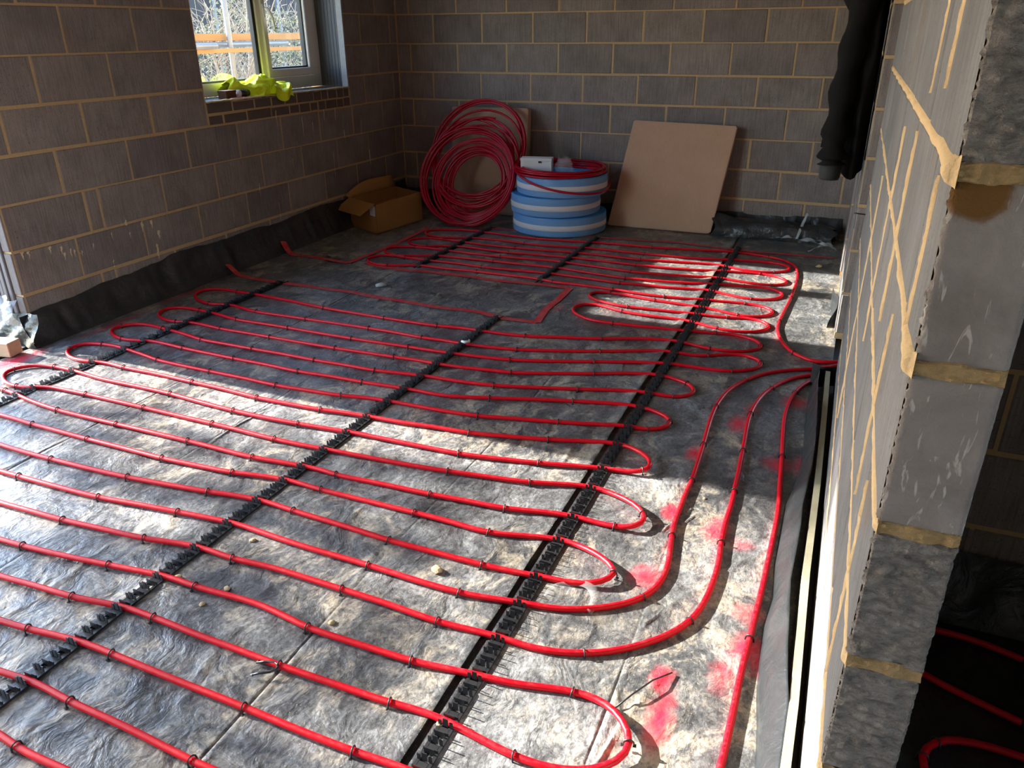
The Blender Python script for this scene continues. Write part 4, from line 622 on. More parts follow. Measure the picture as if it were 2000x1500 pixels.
def sheet(x0, x1, y0, y1, step, zoff=0.0, edge=None, pe=None):
    xs = np.arange(x0, x1+step*.5, step); xs = np.unique(np.round(np.r_[xs, np.concatenate([np.arange(sx_[0]-.03, sx_[0]+.045, .003) for sx_ in SEAMS if x0+.03 < sx_[0] < x1-.08]+[np.zeros(0)])] if step < .02 else xs, 4)); ys = np.arange(y0, y1+step*.5, step); X, Y = np.meshgrid(xs, ys)
    if edge == 'right': X[:, -1] += .012*(fbm(ys*2.2, ys*0, 4, 40)-.5)+.0; X[:, -2] = X[:, -1]-.006
    H = floor_h(X.ravel(), Y.ravel()).reshape(X.shape)+zoff
    if edge == 'right':
        k = np.clip((X-(x1-.07))/.07, 0, 1); H = H+.004*k+.010*k*np.clip(fbm(Y*1.7, X*0, 3, 44)-.42, 0, 1)*4*.6
    return X, Y, H
def grid_obj(name, X, Y, H, mat, parent=None):
    R, K = X.shape; v = np.c_[X.ravel(), Y.ravel(), H.ravel()]
    i = np.arange(R-1)[:, None]*K+np.arange(K-1)[None, :]; i = i.ravel(); f = np.c_[i, i+1, i+K+1, i+K]
    me = bpy.data.meshes.new(name); me.from_pydata(v.tolist(), [], f.tolist()); me.polygons.foreach_set('use_smooth', np.ones(len(f), bool)); me.materials.append(mat); me.update()
    o = bpy.data.objects.new(name, me); C.objects.link(o)
    if parent is not None: o.parent = parent
    return o
X, Y, H = sheet(-.02, 3.072, -6.15, .06, .0125, .0015, 'right')
sA = grid_obj('polythene_sheet', X, Y, H, M_mem)
tag(sA, 'wide dusty black polythene sheet under most pipes, its right edge lapped beside the longest rail', 'polythene sheet')
X, Y, H = sheet(2.99, 3.86, -6.15, .0, .010, -.001)
H = np.where(X < 3.085, np.minimum(H, .0)-.002, np.clip(H*.75+.0028, .0, .0085))
sB = grid_obj('polythene_sheet', X, Y, H, M_mem)
tag(sB, 'narrow black polythene sheet beside the right partition, blotched with red spray paint', 'polythene sheet')
# upstands of the big sheet, tucked against the left and back walls
def upstand(axis, parent, a0, a1, n_, foot, topf, wallpos, mat, seed):
    rows = []
    for i in range(n_):
        a = a0+(a1-a0)*i/(n_-1); wv = float(fbm(np.array(a*3.3), np.array(seed*1.), 4, seed)-.47); w2_ = float(fbm(np.array(a*11.), np.array(2.+seed), 3, seed+3)-.45)
        tp = topf(a)+.05*wv+.02*w2_; row = []
        for k in range(10):
            t = k/9; off = foot*(1-t)**1.8+.006+.075*w2_*math.sin(3.1*t)*(1-t*.5)+.02*abs(wv)*math.sin(3.1*t); z = .004+tp*t**1.15
            row.append((wallpos+off, a, z) if axis == 'y' else (a, wallpos-off, z))
        rows.append(row)
    m = MB(); m.grid(rows); o = m.build('upstand', mat, parent); return o
upstand('y', sA, -3.86, .10, 260, .095, lambda a: .165+.055*min(1, max(0, (a+3.8)/1.2)), XL, M_mem_clean, 8)
upstand('x', sA, -.05, 3.05, 200, .07, lambda a: .15, YB, M_mem_clean, 14)
upstand('x', sB, 3.0, 3.80, 60, .09, lambda a: .15, YB, M_mem_clean, 17)
# wrap of the left upstand around the door jamb
m = MB(); rows = []
for i in range(16):
    a = i/15; x = .02-.34*a; rows.append([(x-.0*k, YJ-.075+.06*(k/7)**1.5-.012*math.sin(a*14+k), .004+(.17-.03*a)*(k/7)) for k in range(8)])
m.grid(rows); m.build('upstand', M_mem_grey, sA)
# loose edge of the narrow sheet turned up along the near partition
FOLD = [(-2.86, 3.792, 3.804, 0.1), (-3.0, 3.788, 3.804, 0.105), (-3.3, 3.796, 3.816, 0.11), (-3.6, 3.804, 3.828, 0.11), (-3.8, 3.79, 3.828, 0.105), (-3.92, 3.776, 3.822, 0.1), (-4.06, 3.776, 3.816, 0.1), (-4.17, 3.776, 3.819, 0.105), (-4.28, 3.776, 3.818, 0.1), (-4.43, 3.788, 3.814, 0.085), (-4.56, 3.778, 3.82, 0.1), (-4.7, 3.782, 3.828, 0.1), (-4.82, 3.79, 3.838, 0.1), (-4.92, 3.803, 3.85, 0.095), (-5.02, 3.812, 3.85, 0.09), (-5.12, 3.815, 3.846, 0.085), (-5.3, 3.815, 3.842, 0.08)]
ya = np.array([f[0] for f in FOLD])[::-1]
rows = []
for y in np.linspace(-5.3, -2.86, 150):
    x0 = np.interp(y, ya, [f[1] for f in FOLD][::-1]); x1 = np.interp(y, ya, [f[2] for f in FOLD][::-1]); hh = np.interp(y, ya, [f[3] for f in FOLD][::-1])
    wv = .012*(float(fbm(np.array(y*9), np.array(3.), 3, 50))-.45); row = []
    for k in range(10):
        t = k/9; row.append((x0-.012*(1-t)**3+(x1-x0)*t**1.4+wv*math.sin(3.1*t)*1.8, y, .0035+hh*t**.8+wv*1.3*t))
    rows.append(row)
m = MB(); m.grid(rows); o = m.build('upstand', M_mem_grey, sB); o.modifiers.new('thick', 'SOLIDIFY').thickness = .0012
# black corner flap where the pipes pass through the doorway, and one at the far leaf
m = MB(); rows = []
for i in range(12):
    a = i/11; rows.append([(3.772+.12*a, -2.83-.02*math.sin(a*5)-.03*k/6, .004+.118*(k/6)*(1-.12*a)) for k in range(7)])
m.grid(rows); m.build('corner_flap', M_mem_clean, sB)
m = MB(); rows = []
for i in range(12):
    a = i/11; rows.append([(3.806+.012*math.sin(a*4)+.035*(k/6)**1.3*(1-a)+.01*a, -2.02+.42*a+.02*math.sin(k*.9), .003+(.125+.015*math.sin(a*6))*(k/6)) for k in range(7)])
m.grid(rows); m.build('corner_flap', M_mem_grey, sB)
# cream insulation strips along the wall base
def strip(name, label, pts, th, h):
    m = MB(); n_ = len(pts)
    for i in range(n_-1):
        (xa, ya_), (xb, yb_) = pts[i], pts[i+1]
        vs = [(xa, ya_, .009), (xa+th, ya_, .009), (xa+th, ya_, h), (xa, ya_, h), (xb, yb_, .009), (xb+th, yb_, .009), (xb+th, yb_, h), (xb, yb_, h)]
        m.add(vs, [(0, 1, 2, 3), (4, 7, 6, 5), (0, 3, 7, 4), (1, 5, 6, 2), (3, 2, 6, 7), (0, 4, 5, 1)])
    o = m.build(name, M_pir); weld_recalc(o); return tag(o, label, 'insulation strip')
strip('insulation_strip', 'cream foam insulation strip standing on edge along the foot of the near partition', [(3.846, -5.4), (3.850, -4.9), (3.842, -4.4), (3.843, -3.9), (3.838, -3.4), (3.83, -2.88)], .020, .100)

# side room floor sheet and pipes
X, Y, H = sheet(4.0, 6.1, -6.3, -4.30, .04, .0)
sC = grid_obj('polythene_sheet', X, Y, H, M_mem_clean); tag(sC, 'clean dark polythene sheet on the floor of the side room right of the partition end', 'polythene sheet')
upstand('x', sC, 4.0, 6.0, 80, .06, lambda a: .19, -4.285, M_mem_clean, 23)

# ---------------------------------------------------------------- pipes
def smooth_path(D, step=.03, sig=1.0):
    P = [Vector(t[:3]) for t in D]; n_ = len(P); out = []; ci = []
    for i in range(n_-1):
        p0, p1, p2, p3 = P[max(i-1, 0)], P[i], P[i+1], P[min(i+2, n_-1)]
        L = (p2-p1).length; k = max(1, int(round(L/step)))
        m1 = (p2-p0)*(L/max(1e-6, (p2-p1).length+(p1-p0).length)) if i > 0 else (p2-p1)
        m2 = (p3-p1)*(L/max(1e-6, (p3-p2).length+(p2-p1).length)) if i < n_-2 else (p2-p1)
        if D[i][3]: ci.append(len(out))
        for j in range(k):
            t = j/k; a, b = t*t*t, t*t
            out.append(p1*(2*a-3*b+1)+m1*(a-2*b+t)+p2*(-2*a+3*b)+m2*(a-b))
    if D[-1][3]: ci.append(len(out))
    out.append(P[-1]); A = np.array([tuple(q) for q in out])
    k = np.array([.25, .5, .25])
    for _ in range(int(3*sig)):
        B = A.copy(); B[1:-1] = .25*A[:-2]+.5*A[1:-1]+.25*A[2:]; A = B
    A[:, 2] -= .0022*np.clip((A[:, 0]-3.14)/.05, 0, 1)*(A[:, 0] < 3.95)
    A[:, 2] += .0016*(fbm(A[:, 0]*3, A[:, 1]*7, 2, 60)-.4)
    return A, ci
R_PIPE = .0089
def clip_mesh():
    m = MB(); P = []
    for i in range(7):
        a = math.pi*i/6; P.append((0, -.0112*math.cos(a), .001+.0118*math.sin(a)))
    P = [(0, -.0122, -.014)]+P+[(0, .0122, -.014)]
    m.tube(P, .0023, 4, cap=False)
    m.box((-.0035, -.0175, -.0115), (.0035, -.0095, -.009), None); m.box((-.0035, .0095, -.0115), (.0035, .0175, -.009), None)
    return m.mesh('pipe_clip', M_blackplastic)
ME_CLIP = clip_mesh()
def pipe_thing(D, label, lift=0.0):
    A, ci = smooth_path(D); m = MB(); m.tube(A, R_PIPE, 8); o = m.build('heating_pipe', M_pipe)
    tag(o, label, 'pipe')
    for c_ in ci:
        c_ = min(max(c_, 1), len(A)-2); t_ = A[c_+1]-A[c_-1]; a = math.atan2(t_[1], t_[0])
        inst('pipe_clip', ME_CLIP, o, Matrix.Translation(Vector(A[c_])) @ Matrix.Rotation(a+random.uniform(-.15, .15), 4, 'Z') @ Matrix.Rotation(random.uniform(-.2, .2), 4, 'Y'))
    return A
PA_ = pipe_thing(PIPE_A, 'long red heating pipe looping back and forth from the back wall to mid floor')
PB_ = pipe_thing(PIPE_B, 'red heating pipe of the nearest loops with two tails beside the right partition')
SIDE = [[(5.6,-4.75,.016,0),(5.0,-4.62,.016,0),(4.6,-4.51,.016,0),(4.396,-4.442,.016,1),(4.30,-4.412,.016,0),(4.204,-4.405,.016,0),(4.12,-4.42,.016,0),(4.07,-4.47,.016,0),(4.08,-4.54,.016,0),(4.169,-4.60,.016,0),(4.27,-4.64,.016,0),(4.364,-4.672,.016,1),(4.6,-4.73,.016,0),(5.0,-4.85,.016,0),(5.6,-4.99,.016,0)],
        [(5.6,-5.02,.016,0),(5.0,-4.9,.016,0),(4.6,-4.82,.016,0),(4.44,-4.79,.016,0),(4.348,-4.778,.016,0),(4.248,-4.775,.016,0),(4.17,-4.80,.016,1),(4.13,-4.86,.016,1),(4.15,-4.93,.016,0),(4.24,-4.98,.016,0),(4.5,-5.03,.016,0),(5.2,-5.12,.016,0)]]
pipe_thing(SIDE[0], 'dim red pipe loop nearest the block wall in the side room')
pipe_thing(SIDE[1], 'dim red pipe loop at the lower right corner beside the partition foot')

# clip rails
def rail_clip_mesh():
    m = MB()
    for (x0, x1, h) in ((-.019, -.0105, .0205), (-.0065, .0065, .0275), (.0105, .019, .0205)):
        m.box((x0, -.0118, .004), (x1, -.0094, h), None, False)
    for (x0, x1, h) in ((-.013, .013, .0195),):
        m.box((x0, .0094, .004), (x1, .0118, h), None, False)
    m.box((-.019, .016, .004), (.019, .0185, .012), None, False)
    return m.mesh('rail_clip', M_blackplastic)
ME_RC = rail_clip_mesh()
ALLP = [PA_, PB_]
def crossings(x, y0, y1):
    ys = []
    for A in ALLP:
        s_ = A[:, 0]-x
        for i in np.nonzero(s_[:-1]*s_[1:] < 0)[0]:
            t_ = s_[i]/(s_[i]-s_[i+1]); y = A[i, 1]+t_*(A[i+1, 1]-A[i, 1])
            if y0-.02 <= y <= y1+.02: ys.append(y)
    ys.sort(); out = []
    for y in ys:
        if not out or y-out[-1] > .05: out.append(y)
    return out
def clip_rail(label, x, y0, y1):
    r_ = empty('clip_rail', label, 'clip rail', (x, (y0+y1)/2, .006), 'black clip rails under the pipes')
    ys = crossings(x, y0, y1); pts = []
    full = [y0]+ys+[y1]
    for i, (a, b) in enumerate(zip(full, full[1:])):
        if 0 < i: pts.append(a)
        k = int(round((b-a)/.05))
        for j in range(1, k): pts.append(a+(b-a)*j/k)
    m = MB(); m.box((-.0205, y0-(y0+y1)/2-.02, -.004), (-.012, y1-(y0+y1)/2+.02, .003)); m.box((.012, y0-(y0+y1)/2-.02, -.004), (.0205, y1-(y0+y1)/2+.02, .003))
    yc = (y0+y1)/2
    for p in pts: m.box((-.013, p-yc+.012, -.004), (.013, p-yc+.0365, .003))
    o = m.build('base_strip', M_blackplastic, r_)
    for p in pts: inst('rail_clip', ME_RC, r_, Matrix.Translation((0, p-yc, 0)) @ Matrix.Rotation(math.pi if False else 0, 4, 'Z'))
    return r_
clip_rail('black plastic clip rail under the left-hand pipe bends in front of the door jamb', .478, -4.62, -2.43)
clip_rail('long black clip rail crossing the middle of the near floor to the lower left corner', 2.07, -5.75, -2.53)
clip_rail('longest black clip rail, beside the lapped sheet edge near the right-hand pipe bends', 3.118, -5.72, -.46)
clip_rail('short black clip rail at the back, in front of the leaning red pipe coil', 1.122, -1.80, -.54)
clip_rail('short black clip rail at the back, in front of the blue foam rolls', 2.036, -1.83, -.53)

# ---------------------------------------------------------------- red tape marking the zones
def tape(name_segs, label, wd=.046):
    m = MB()
    for seg in name_segs:
        P = np.array(seg, float); d = np.r_[0, np.cumsum(np.linalg.norm(np.diff(P, axis=0), axis=1))]; k = max(4, int(d[-1]/.025)); s_ = np.linspace(0, d[-1], k)
        x = np.interp(s_, d, P[:, 0]); y = np.interp(s_, d, P[:, 1])
        for _ in range(4): x[1:-1] = (x[:-2]+2*x[1:-1]+x[2:])/4; y[1:-1] = (y[:-2]+2*y[1:-1]+y[2:])/4
        tx, ty = np.gradient(x), np.gradient(y); L = np.hypot(tx, ty)+1e-9; nx, ny = -ty/L, tx/L
        ww = wd*(.86+.28*fbm(x*5, y*5, 3, 33)); rows = []
        for a in np.linspace(-.5, .5, 5):
            px, py = x+nx*ww*a, y+ny*ww*a; z = floor_h(px, py)+.0062+np.maximum(0, .10-px)**1.3*1.0
            rows.append(list(zip(px, py, z)))
        m.grid(rows)
    o = m.build('floor_tape', M_tape); return tag(o, label, 'tape')
tape(TAPES['A'], 'red tape outlining an empty L-shaped patch of sheet in the middle of the floor')
tape(TAPES['B'], 'red tape running from the left wall past the open cardboard box')
tape(TAPES['C'], 'red tape along the back of the room in front of the flat brown carton')

# ---------------------------------------------------------------- leaning pipe coil and the carton behind it
def hexa(m, b, t_, mi=0, c=0):   # b: 4 bottom corners, t_: 4 top corners
    m.add(list(b)+list(t_), [(3, 2, 1, 0), (4, 5, 6, 7), (0, 1, 5, 4), (1, 2, 6, 5), (2, 3, 7, 6), (3, 0, 4, 7)], False, mi)
def leaning_carton(label, bl, br, tl, tr, th, mat, folded):
    bl, br, tl, tr = map(Vector, (bl, br, tl, tr)); nrm = (br-bl).cross(tl-bl).normalized()
    if nrm.y > 0: nrm = -nrm
    o0 = bl.copy(); t = empty('flat_carton', label, 'carton', o0)
    bk = -nrm*th
    m = MB(); hexa(m, [bl, br, br+bk, bl+bk], [tl, tr, tr+bk, tl+bk]); body = kid(m, 'carton_body', mat, t); weld_recalc(body)
    bm = bmesh.new(); bm.from_mesh(body.data); bmesh.ops.bevel(bm, geom=list(bm.edges), offset=.007, segments=2, affect='EDGES'); bm.to_mesh(body.data); bm.free()
    # closing flaps along the long edges with a taped join
    up = (tl-bl).normalized(); rt = (br-bl).normalized()
    m = MB(); e = .0025
    hexa(m, [br-rt*.03+nrm*e+up*.01, br+nrm*e+up*.01-rt*.003, br+up*.01+rt*.004, br-rt*.03+up*.01], [tr-rt*.03+nrm*e-up*.01, tr+nrm*e-up*.01-rt*.003, tr-up*.01+rt*.004, tr-rt*.03-up*.01])
    f = kid(m, 'edge_flap', mat, t); weld_recalc(f)
    m = MB(); hexa(m, [bl+up*.0+rt*.02-nrm*e, br-rt*.02-nrm*e, br-rt*.02-nrm*.02, bl+rt*.02-nrm*.02], [bl+rt*.02-nrm*e-up*.003, br-rt*.02-nrm*e-up*.003, br-rt*.02-nrm*.02-up*.003, bl+rt*.02-nrm*.02-up*.003])
    f = kid(m, 'bottom_flap', mat, t); weld_recalc(f)
    return t
leaning_carton('large flat brown carton leaning on the back wall right of the blue foam rolls', (1.99, -.105, .012), (2.84, -.11, .012), (2.135, .02, .84), (2.945, .02, .822), .085, M_card, False)
leaning_carton('brown carton standing against the back wall, half hidden behind the leaning red coil', (.50, -.06, .012), (1.215, -.06, .012), (.505, .012, .90), (1.222, .012, .905), .085, M_card, False)
def coil_path(groups, O, V, Uc, Nn, seed):
    rs = random.Random(seed); P = []
    loops = []
    for g in groups:
        (uc, vc, r0, r1, n_, n0, n1, ju) = g
        for i in range(n_):
            f = i/max(1, n_-1); loops.append((uc+rs.uniform(-ju, ju), vc+rs.uniform(-ju, ju), r0+(r1-r0)*f+rs.uniform(-.006, .006), n0+(n1-n0)*f+rs.uniform(-.012, .012)))
    S = 44
    for i, lp in enumerate(loops):
        nx_ = loops[min(i+1, len(loops)-1)]; ph = rs.uniform(0, 6)
        for k in range(S):
            t_ = k/S; e_ = t_*t_*(3-2*t_); u, v, r_, nn = [lp[j]*(1-e_)+nx_[j]*e_ for j in range(4)]
            a = -math.pi/2+2*math.pi*t_; wob = 1+.02*math.sin(2*a+ph)
            P.append(O+Uc*(u+r_*wob*math.cos(a))+V*max(.012, (v+r_*wob*math.sin(a)))+Nn*nn)
    return P
O = Vector((.85, -.60, 0)); V = Vector((0, .47, .883)).normalized(); U_ = Vector((1, 0, 0)); Nn = U_.cross(V); Nn = -Nn if Nn.y > 0 else Nn
P = coil_path([(.06, .405, .225, .37, 12, -.05, .02, .010), (.02, .69, .40, .43, 5, -.045, -.025, .018), (.03, .55, .36, .40, 4, -.01, .0, .02), (.015, .415, .385, .425, 7, .02, .06, .014)], O, V, U_, Nn, 5)
P += [O+U_*(.10-.16*k/8)+V*(.80+.138*(k/8)**.6)+Nn*.03 for k in range(0)]
m = MB(); m.tube(P, R_PIPE, 8); cl = m.build('pipe_coil', M_coil); tag(cl, 'big loose coil of red pipe leaning on the brown carton at the back', 'pipe coil')
m = MB(); Q = []
for k in range(14):
    a = math.radians(150-5.5*k); Q.append(O+U_*(.08+.36*math.cos(a))+V*(.60+.345*math.sin(a))+Nn*.012)
m.tube(Q, R_PIPE, 8); m.build('pipe_end', M_coil, cl)

# ---------------------------------------------------------------- open cardboard box in the corner
bx = empty('open_box', 'open orange-brown cardboard box in the corner below the window wall', 'box', (.15, -.75, .004))
A, B = Vector((.345, -1.075, .006)), Vector((-.015, -.905, .006)); D_ = Vector((.085, .60, 0)); Cc = A+D_; Dd = B+D_; hh = Vector((0, 0, .235)); th = .006
m = MB()
def panel(m, p, q, z0, z1, inward, th=.006):
    i_ = inward.normalized()*th; up = Vector((0, 0, 1)); hexa(m, [p+up*z0, q+up*z0, q+up*z0+i_, p+up*z0+i_], [p+up*z1, q+up*z1, q+up*z1+i_, p+up*z1+i_])
panel(m, A, B, 0, .235, D_); panel(m, B, Dd, 0, .235, A-B); panel(m, Dd, Cc, 0, .235, -D_); panel(m, Cc, A, 0, .235, B-A)
hexa(m, [A, B, Dd, Cc], [q+Vector((0, 0, .006)) for q in (A, B, Dd, Cc)])
o = kid(m, 'box_body', M_card_dark, bx); weld_recalc(o)
nf = (A-B).cross(Vector((0, 0, 1))).normalized(); nf = nf if nf.y < 0 else -nf
m = MB(); a0, b0 = A+hh, B+hh; out = nf*.115+Vector((0, 0, -.085)); tk_ = Vector((0, 0, .005)); e_ = (A-B).normalized()
hexa(m, [a0-e_*.01, b0-e_*.0, b0+out-e_*.035, a0+out-e_*.06], [a0-e_*.01+tk_, b0+tk_, b0+out-e_*.035+tk_, a0+out-e_*.06+tk_]); o = kid(m, 'box_flap', M_card_dark, bx); weld_recalc(o)
m = MB(); b0, d0 = B+hh, Dd+hh; rows = []
for i in range(9):
    t_ = i/8; q = b0*(1-t_)+d0*t_; hgt = .115*math.sin(min(1, t_*1.6+.12)*math.pi/2)*(1-.15*t_); lean = Vector((-.035, 0, 0))
    rows.append([q+lean*(k/3)+Vector((0, 0, hgt*k/3)) for k in range(4)])
m.grid(rows); o = kid(m, 'box_flap', M_card_dark, bx); sm_ = o.modifiers.new('thick', 'SOLIDIFY'); sm_.thickness = .005
m = MB(); c0, a1 = Cc+hh, A+hh; inn = (B-A).normalized()
hexa(m, [c0, a1-D_.normalized()*-.03, a1+D_.normalized()*.04+inn*.05+Vector((0, 0, -.09)), c0+inn*.05+Vector((0, 0, -.09))], [c0+tk_, a1+D_.normalized()*.03+tk_, a1+D_.normalized()*.04+inn*.055+Vector((0, 0, -.085)), c0+inn*.055+Vector((0, 0, -.085))]); o = kid(m, 'box_flap', M_card_dark, bx); weld_recalc(o)
m = MB(); l0 = A+(B-A)*.03; l1 = A+(B-A)*.22; nn_ = nf*.0015
m.add([l0+nn_+Vector((0, 0, .14)), l1+nn_+Vector((0, 0, .14)), l1+nn_+Vector((0, 0, .222)), l0+nn_+Vector((0, 0, .222)), l0+Vector((0, 0, .14)), l1+Vector((0, 0, .14)), l1+Vector((0, 0, .222)), l0+Vector((0, 0, .222))], [(0, 1, 2, 3), (4, 7, 6, 5), (0, 4, 5, 1), (1, 5, 6, 2), (2, 6, 7, 3), (3, 7, 4, 0)]); o = kid(m, 'box_label', M_white, bx); weld_recalc(o)

# ---------------------------------------------------------------- blue foam rolls with a small coil on top
def foam_roll(label, cx, cy, z0, R, h):
    t = empty('foam_roll', label, 'foam roll', (cx, cy, z0), 'blue edge foam rolls')
    m = MB(); n_ = 40; prof = [(R-.012, 0), (R-.003, .004), (R, .014), (R, h-.014), (R-.003, h-.004), (R-.012, h)]
    rr = R-.014; i = 0
    while rr > R*.42: prof += [(rr, h-.0005-.004*(i % 2))]; rr -= .009; i += 1
    prof += [(R*.42, 0)]
    m.lathe(prof, (cx, cy, z0), 56); o = kid(m, 'foam', M_blue, t); weld_recalc(o)
    m = MB(); m.lathe([(R+.0005, h*.33), (R+.0022, h*.34), (R+.0022, h*.60), (R+.0005, h*.61)], (cx, cy, z0), 56); o = kid(m, 'white_band', M_white, t); weld_recalc(o)
    m = MB(); rows = []
    for k in range(65):
        a = 2*math.pi*k/64; rows.append([(cx+(R+.0045+.003*random.random())*math.cos(a), cy+(R+.0045+.003*random.random())*math.sin(a), z0+h*(.03+.94*j/5)) for j in range(6)])
    rows[-1] = rows[0]
    m.grid(rows); kid(m, 'clear_wrap', M_wrap, t)
    return t
foam_roll('lowest blue foam roll of the stack, resting on the floor sheet', 1.634, -.305, .006, .384, .150)
foam_roll('middle blue foam roll of the stack, sitting a little off to the left', 1.60, -.315, .157, .366, .150)
foam_roll('topmost blue foam roll of the stack, carrying the small red coil', 1.648, -.30, .308, .366, .150)
rs = random.Random(9); P = []
for i in range(9):
    r_ = .33+.036*(i % 3)/2+rs.uniform(-.006, .006); z = .468+.0165*(i//3); cxx, cyy = 1.64+rs.uniform(-.012, .012), -.30+rs.uniform(-.012, .012)
    for k in range(48):
        a = 2*math.pi*k/48; P.append((cxx+r_*math.cos(a), cyy+r_*math.sin(a), z+.003*math.sin(a*2+i)))
for k in range(60):
    a = math.pi*1.0+2*math.pi*k/60*.86+.1; f = math.sin(math.pi*min(1, max(0, k/59))); P.append((1.645+(.375+.018*f)*math.cos(a), -.30+(.375+.018*f)*math.sin(a), .515-.175*f**1.3))
m = MB(); m.tube(P, R_PIPE, 8); o = m.build('pipe_coil', M_coil); tag(o, 'small tidy coil of red pipe lying on the blue foam rolls, one turn drooping', 'pipe coil')
wbx = empty('small_white_box', 'small white cardboard box sitting inside the coil on the blue rolls', 'box', (1.46, -.43, .46))
Mx = Matrix.Translation((1.475, -.42, .459)) @ Matrix.Rotation(math.radians(12), 4, 'Z')
m = MB(); m.cbox((-.125, -.05, 0), (.125, .05, .115), .003, Mx); kid(m, 'box_body', M_whitebox, wbx)
m = MB(); m.cbox((-.127, -.053, .095), (.127, .052, .118), .002, Mx); m.box((-.018, -.0545, .08), (.018, -.0525, .098), Mx); lid_ = kid(m, 'box_lid', M_whitebox, wbx)
m = MB(); m.box((.02, -.0555, .082), (.045, -.0540, .097), Mx); m.build('lid_slot', M_gasket, lid_)
m = MB(); rows = []
for i in range(12):
    a = 2*math.pi*i/11; rows.append([Vector((1.70+(.075*(1-.35*t_**2)+.012*math.sin(5*a+t_*7))*math.cos(a), -.40+(.055*(1-.4*t_**2)+.010*math.sin(4*a+t_*5))*math.sin(a), .46+.12*t_*(1-.12*math.sin(3*a)))) for t_ in [k/7 for k in range(8)]])
m.grid(rows); o = m.build('plastic_bag', M_wrap); tag(o, 'small clear plastic bag of fittings beside the white box on the rolls', 'bag')
# ---------------------------------------------------------------- rolled sheet and straps at the back right
m = MB(); rows = []
for i in range(70):
    x = 2.86+.90*i/69; row = []
    for k in range(16):
        a = math.pi*1.05*k/15-.05; r_ = .082*(1-.25*(i/69))*(1+.28*(float(fbm(np.array(x*6), np.array(k*.45), 3, 70))-.45)*2)
        row.append((x+.02*math.sin(k*1.3+x*4), -.03-.05*(i/69)-r_*1.25*math.cos(a)*1.0, .004+max(0, r_*1.9*math.sin(a))))
    rows.append(row)
m.grid(rows); o = m.build('rolled_sheet', M_mem_clean); tag(o, 'crumpled roll of shiny black polythene along the back wall right of the flat carton', 'rolled sheet')
m = MB()
def ribbon(m, P, wd, tw=0.0, seed=0):
    P = [Vector(q) for q in P]; Q = []
    for i in range(len(P)-1):
        for k in range(6): Q.append(P[i].lerp(P[i+1], k/6))
    Q.append(P[-1]); rows = [[], [], []]
    for i, q in enumerate(Q):
        t_ = (Q[min(i+1, len(Q)-1)]-Q[max(i-1, 0)]).normalized(); s_ = t_.cross(Vector((0, 0, 1))).normalized(); a = tw*math.sin(i*.7+seed); s_ = s_*math.cos(a)+Vector((0, 0, 1))*math.sin(a)
        for j, e in enumerate((-.5, 0, .5)): rows[j].append(q+s_*wd*e+Vector((0, 0, abs(wd*.5*math.sin(a))+.002*(j == 1))))
    m.grid(rows)
ribbon(m, [(3.345, -.16, .03), (3.44, -.155, .045), (3.53, -.17, .035), (3.62, -.27, .05), (3.70, -.30, .045), (3.80, -.40, .03)], .026, .7, 1)
ribbon(m, [(3.53, -.17, .04), (3.66, -.22, .05), (3.74, -.26, .035), (3.81, -.40, .02)], .022, .9, 3)
ribbon(m, [(3.50, -.19, .04), (3.53, -.06, .16), (3.545, .0, .20)], .020, .5, 2); ribbon(m, [(3.60, -.42, .012), (3.66, -.33, .03), (3.72, -.27, .04)], .016, .6, 5)
o = m.build('packing_strap', M_strap); tag(o, 'tangle of pale grey packing strap lying by the rolled black sheet', 'strap')

# ---------------------------------------------------------------- jacket hanging on the far partition
jk = empty('hanging_jacket', 'dark fleece jacket hanging by the doorway on the far partition', 'jacket', (3.80, -2.0, 1.75))
m = MB(); rows = []
for i in range(34):
    t_ = i/33; z = 1.74-.90*t_; xc = 3.775+.015*t_; row = []
    for k in range(30):
        a = 2*math.pi*k/30; fold = 1+.13*math.sin(5*a+t_*3)+.07*math.sin(9*a-t_*5)
        rx = (.048+.030*math.sin(min(1, t_*1.3)*math.pi/2))*fold; ry = (.06+.16*math.sin(min(1, t_*1.5+.15)*math.pi/2))*fold*(1-.15*t_)
        row.append((min(3.842, xc+rx*math.cos(a)), -1.955+ry*math.sin(a)*.95, z-.02*math.sin(3*a)*t_))
    row.append(row[0]); rows.append(row)
m.grid(rows); kid(m, 'jacket_body', M_jacket, jk)
m = MB(); P = [(3.735, -2.10, 1.64), (3.715, -2.13, 1.45), (3.70, -2.15, 1.25), (3.695, -2.16, 1.05), (3.698, -2.165, .93), (3.70, -2.165, .885)]; Q = []
for i in range(len(P)-1):
    for k in range(6): Q.append(Vector(P[i]).lerp(Vector(P[i+1]), k/6))
m.tube(Q, [.055+.012*math.sin(i*1.1)*(.4+i/30)+(.004 if i > 20 else 0) for i in range(len(Q))], 14); slv = kid(m, 'sleeve', M_jacket, jk)
m = MB(); m.tube([(3.70, -2.165, .895), (3.70, -2.166, .87), (3.70, -2.167, .835), (3.70, -2.167, .82)], [.052, .05, .049, .044], 14); m.build('cuff', M_cuff, slv)
m = MB(); m.tube([(3.72, -2.02, 1.70), (3.70, -2.06, 1.62), (3.715, -2.10, 1.55)], [.05, .065, .03], 12); kid(m, 'hood', M_jacket, jk)
m = MB(); m.tube([(3.66, -2.05, 1.02), (3.655, -2.06, .955)], [.022, .02], 8); m.build('sleeve_tab', M_jacket, slv)
m = MB(); m.tube([(3.85, -2.0, 1.76), (3.79, -2.0, 1.765)], .004, 6); kid(m, 'hanging_nail', M_blackplastic, jk)

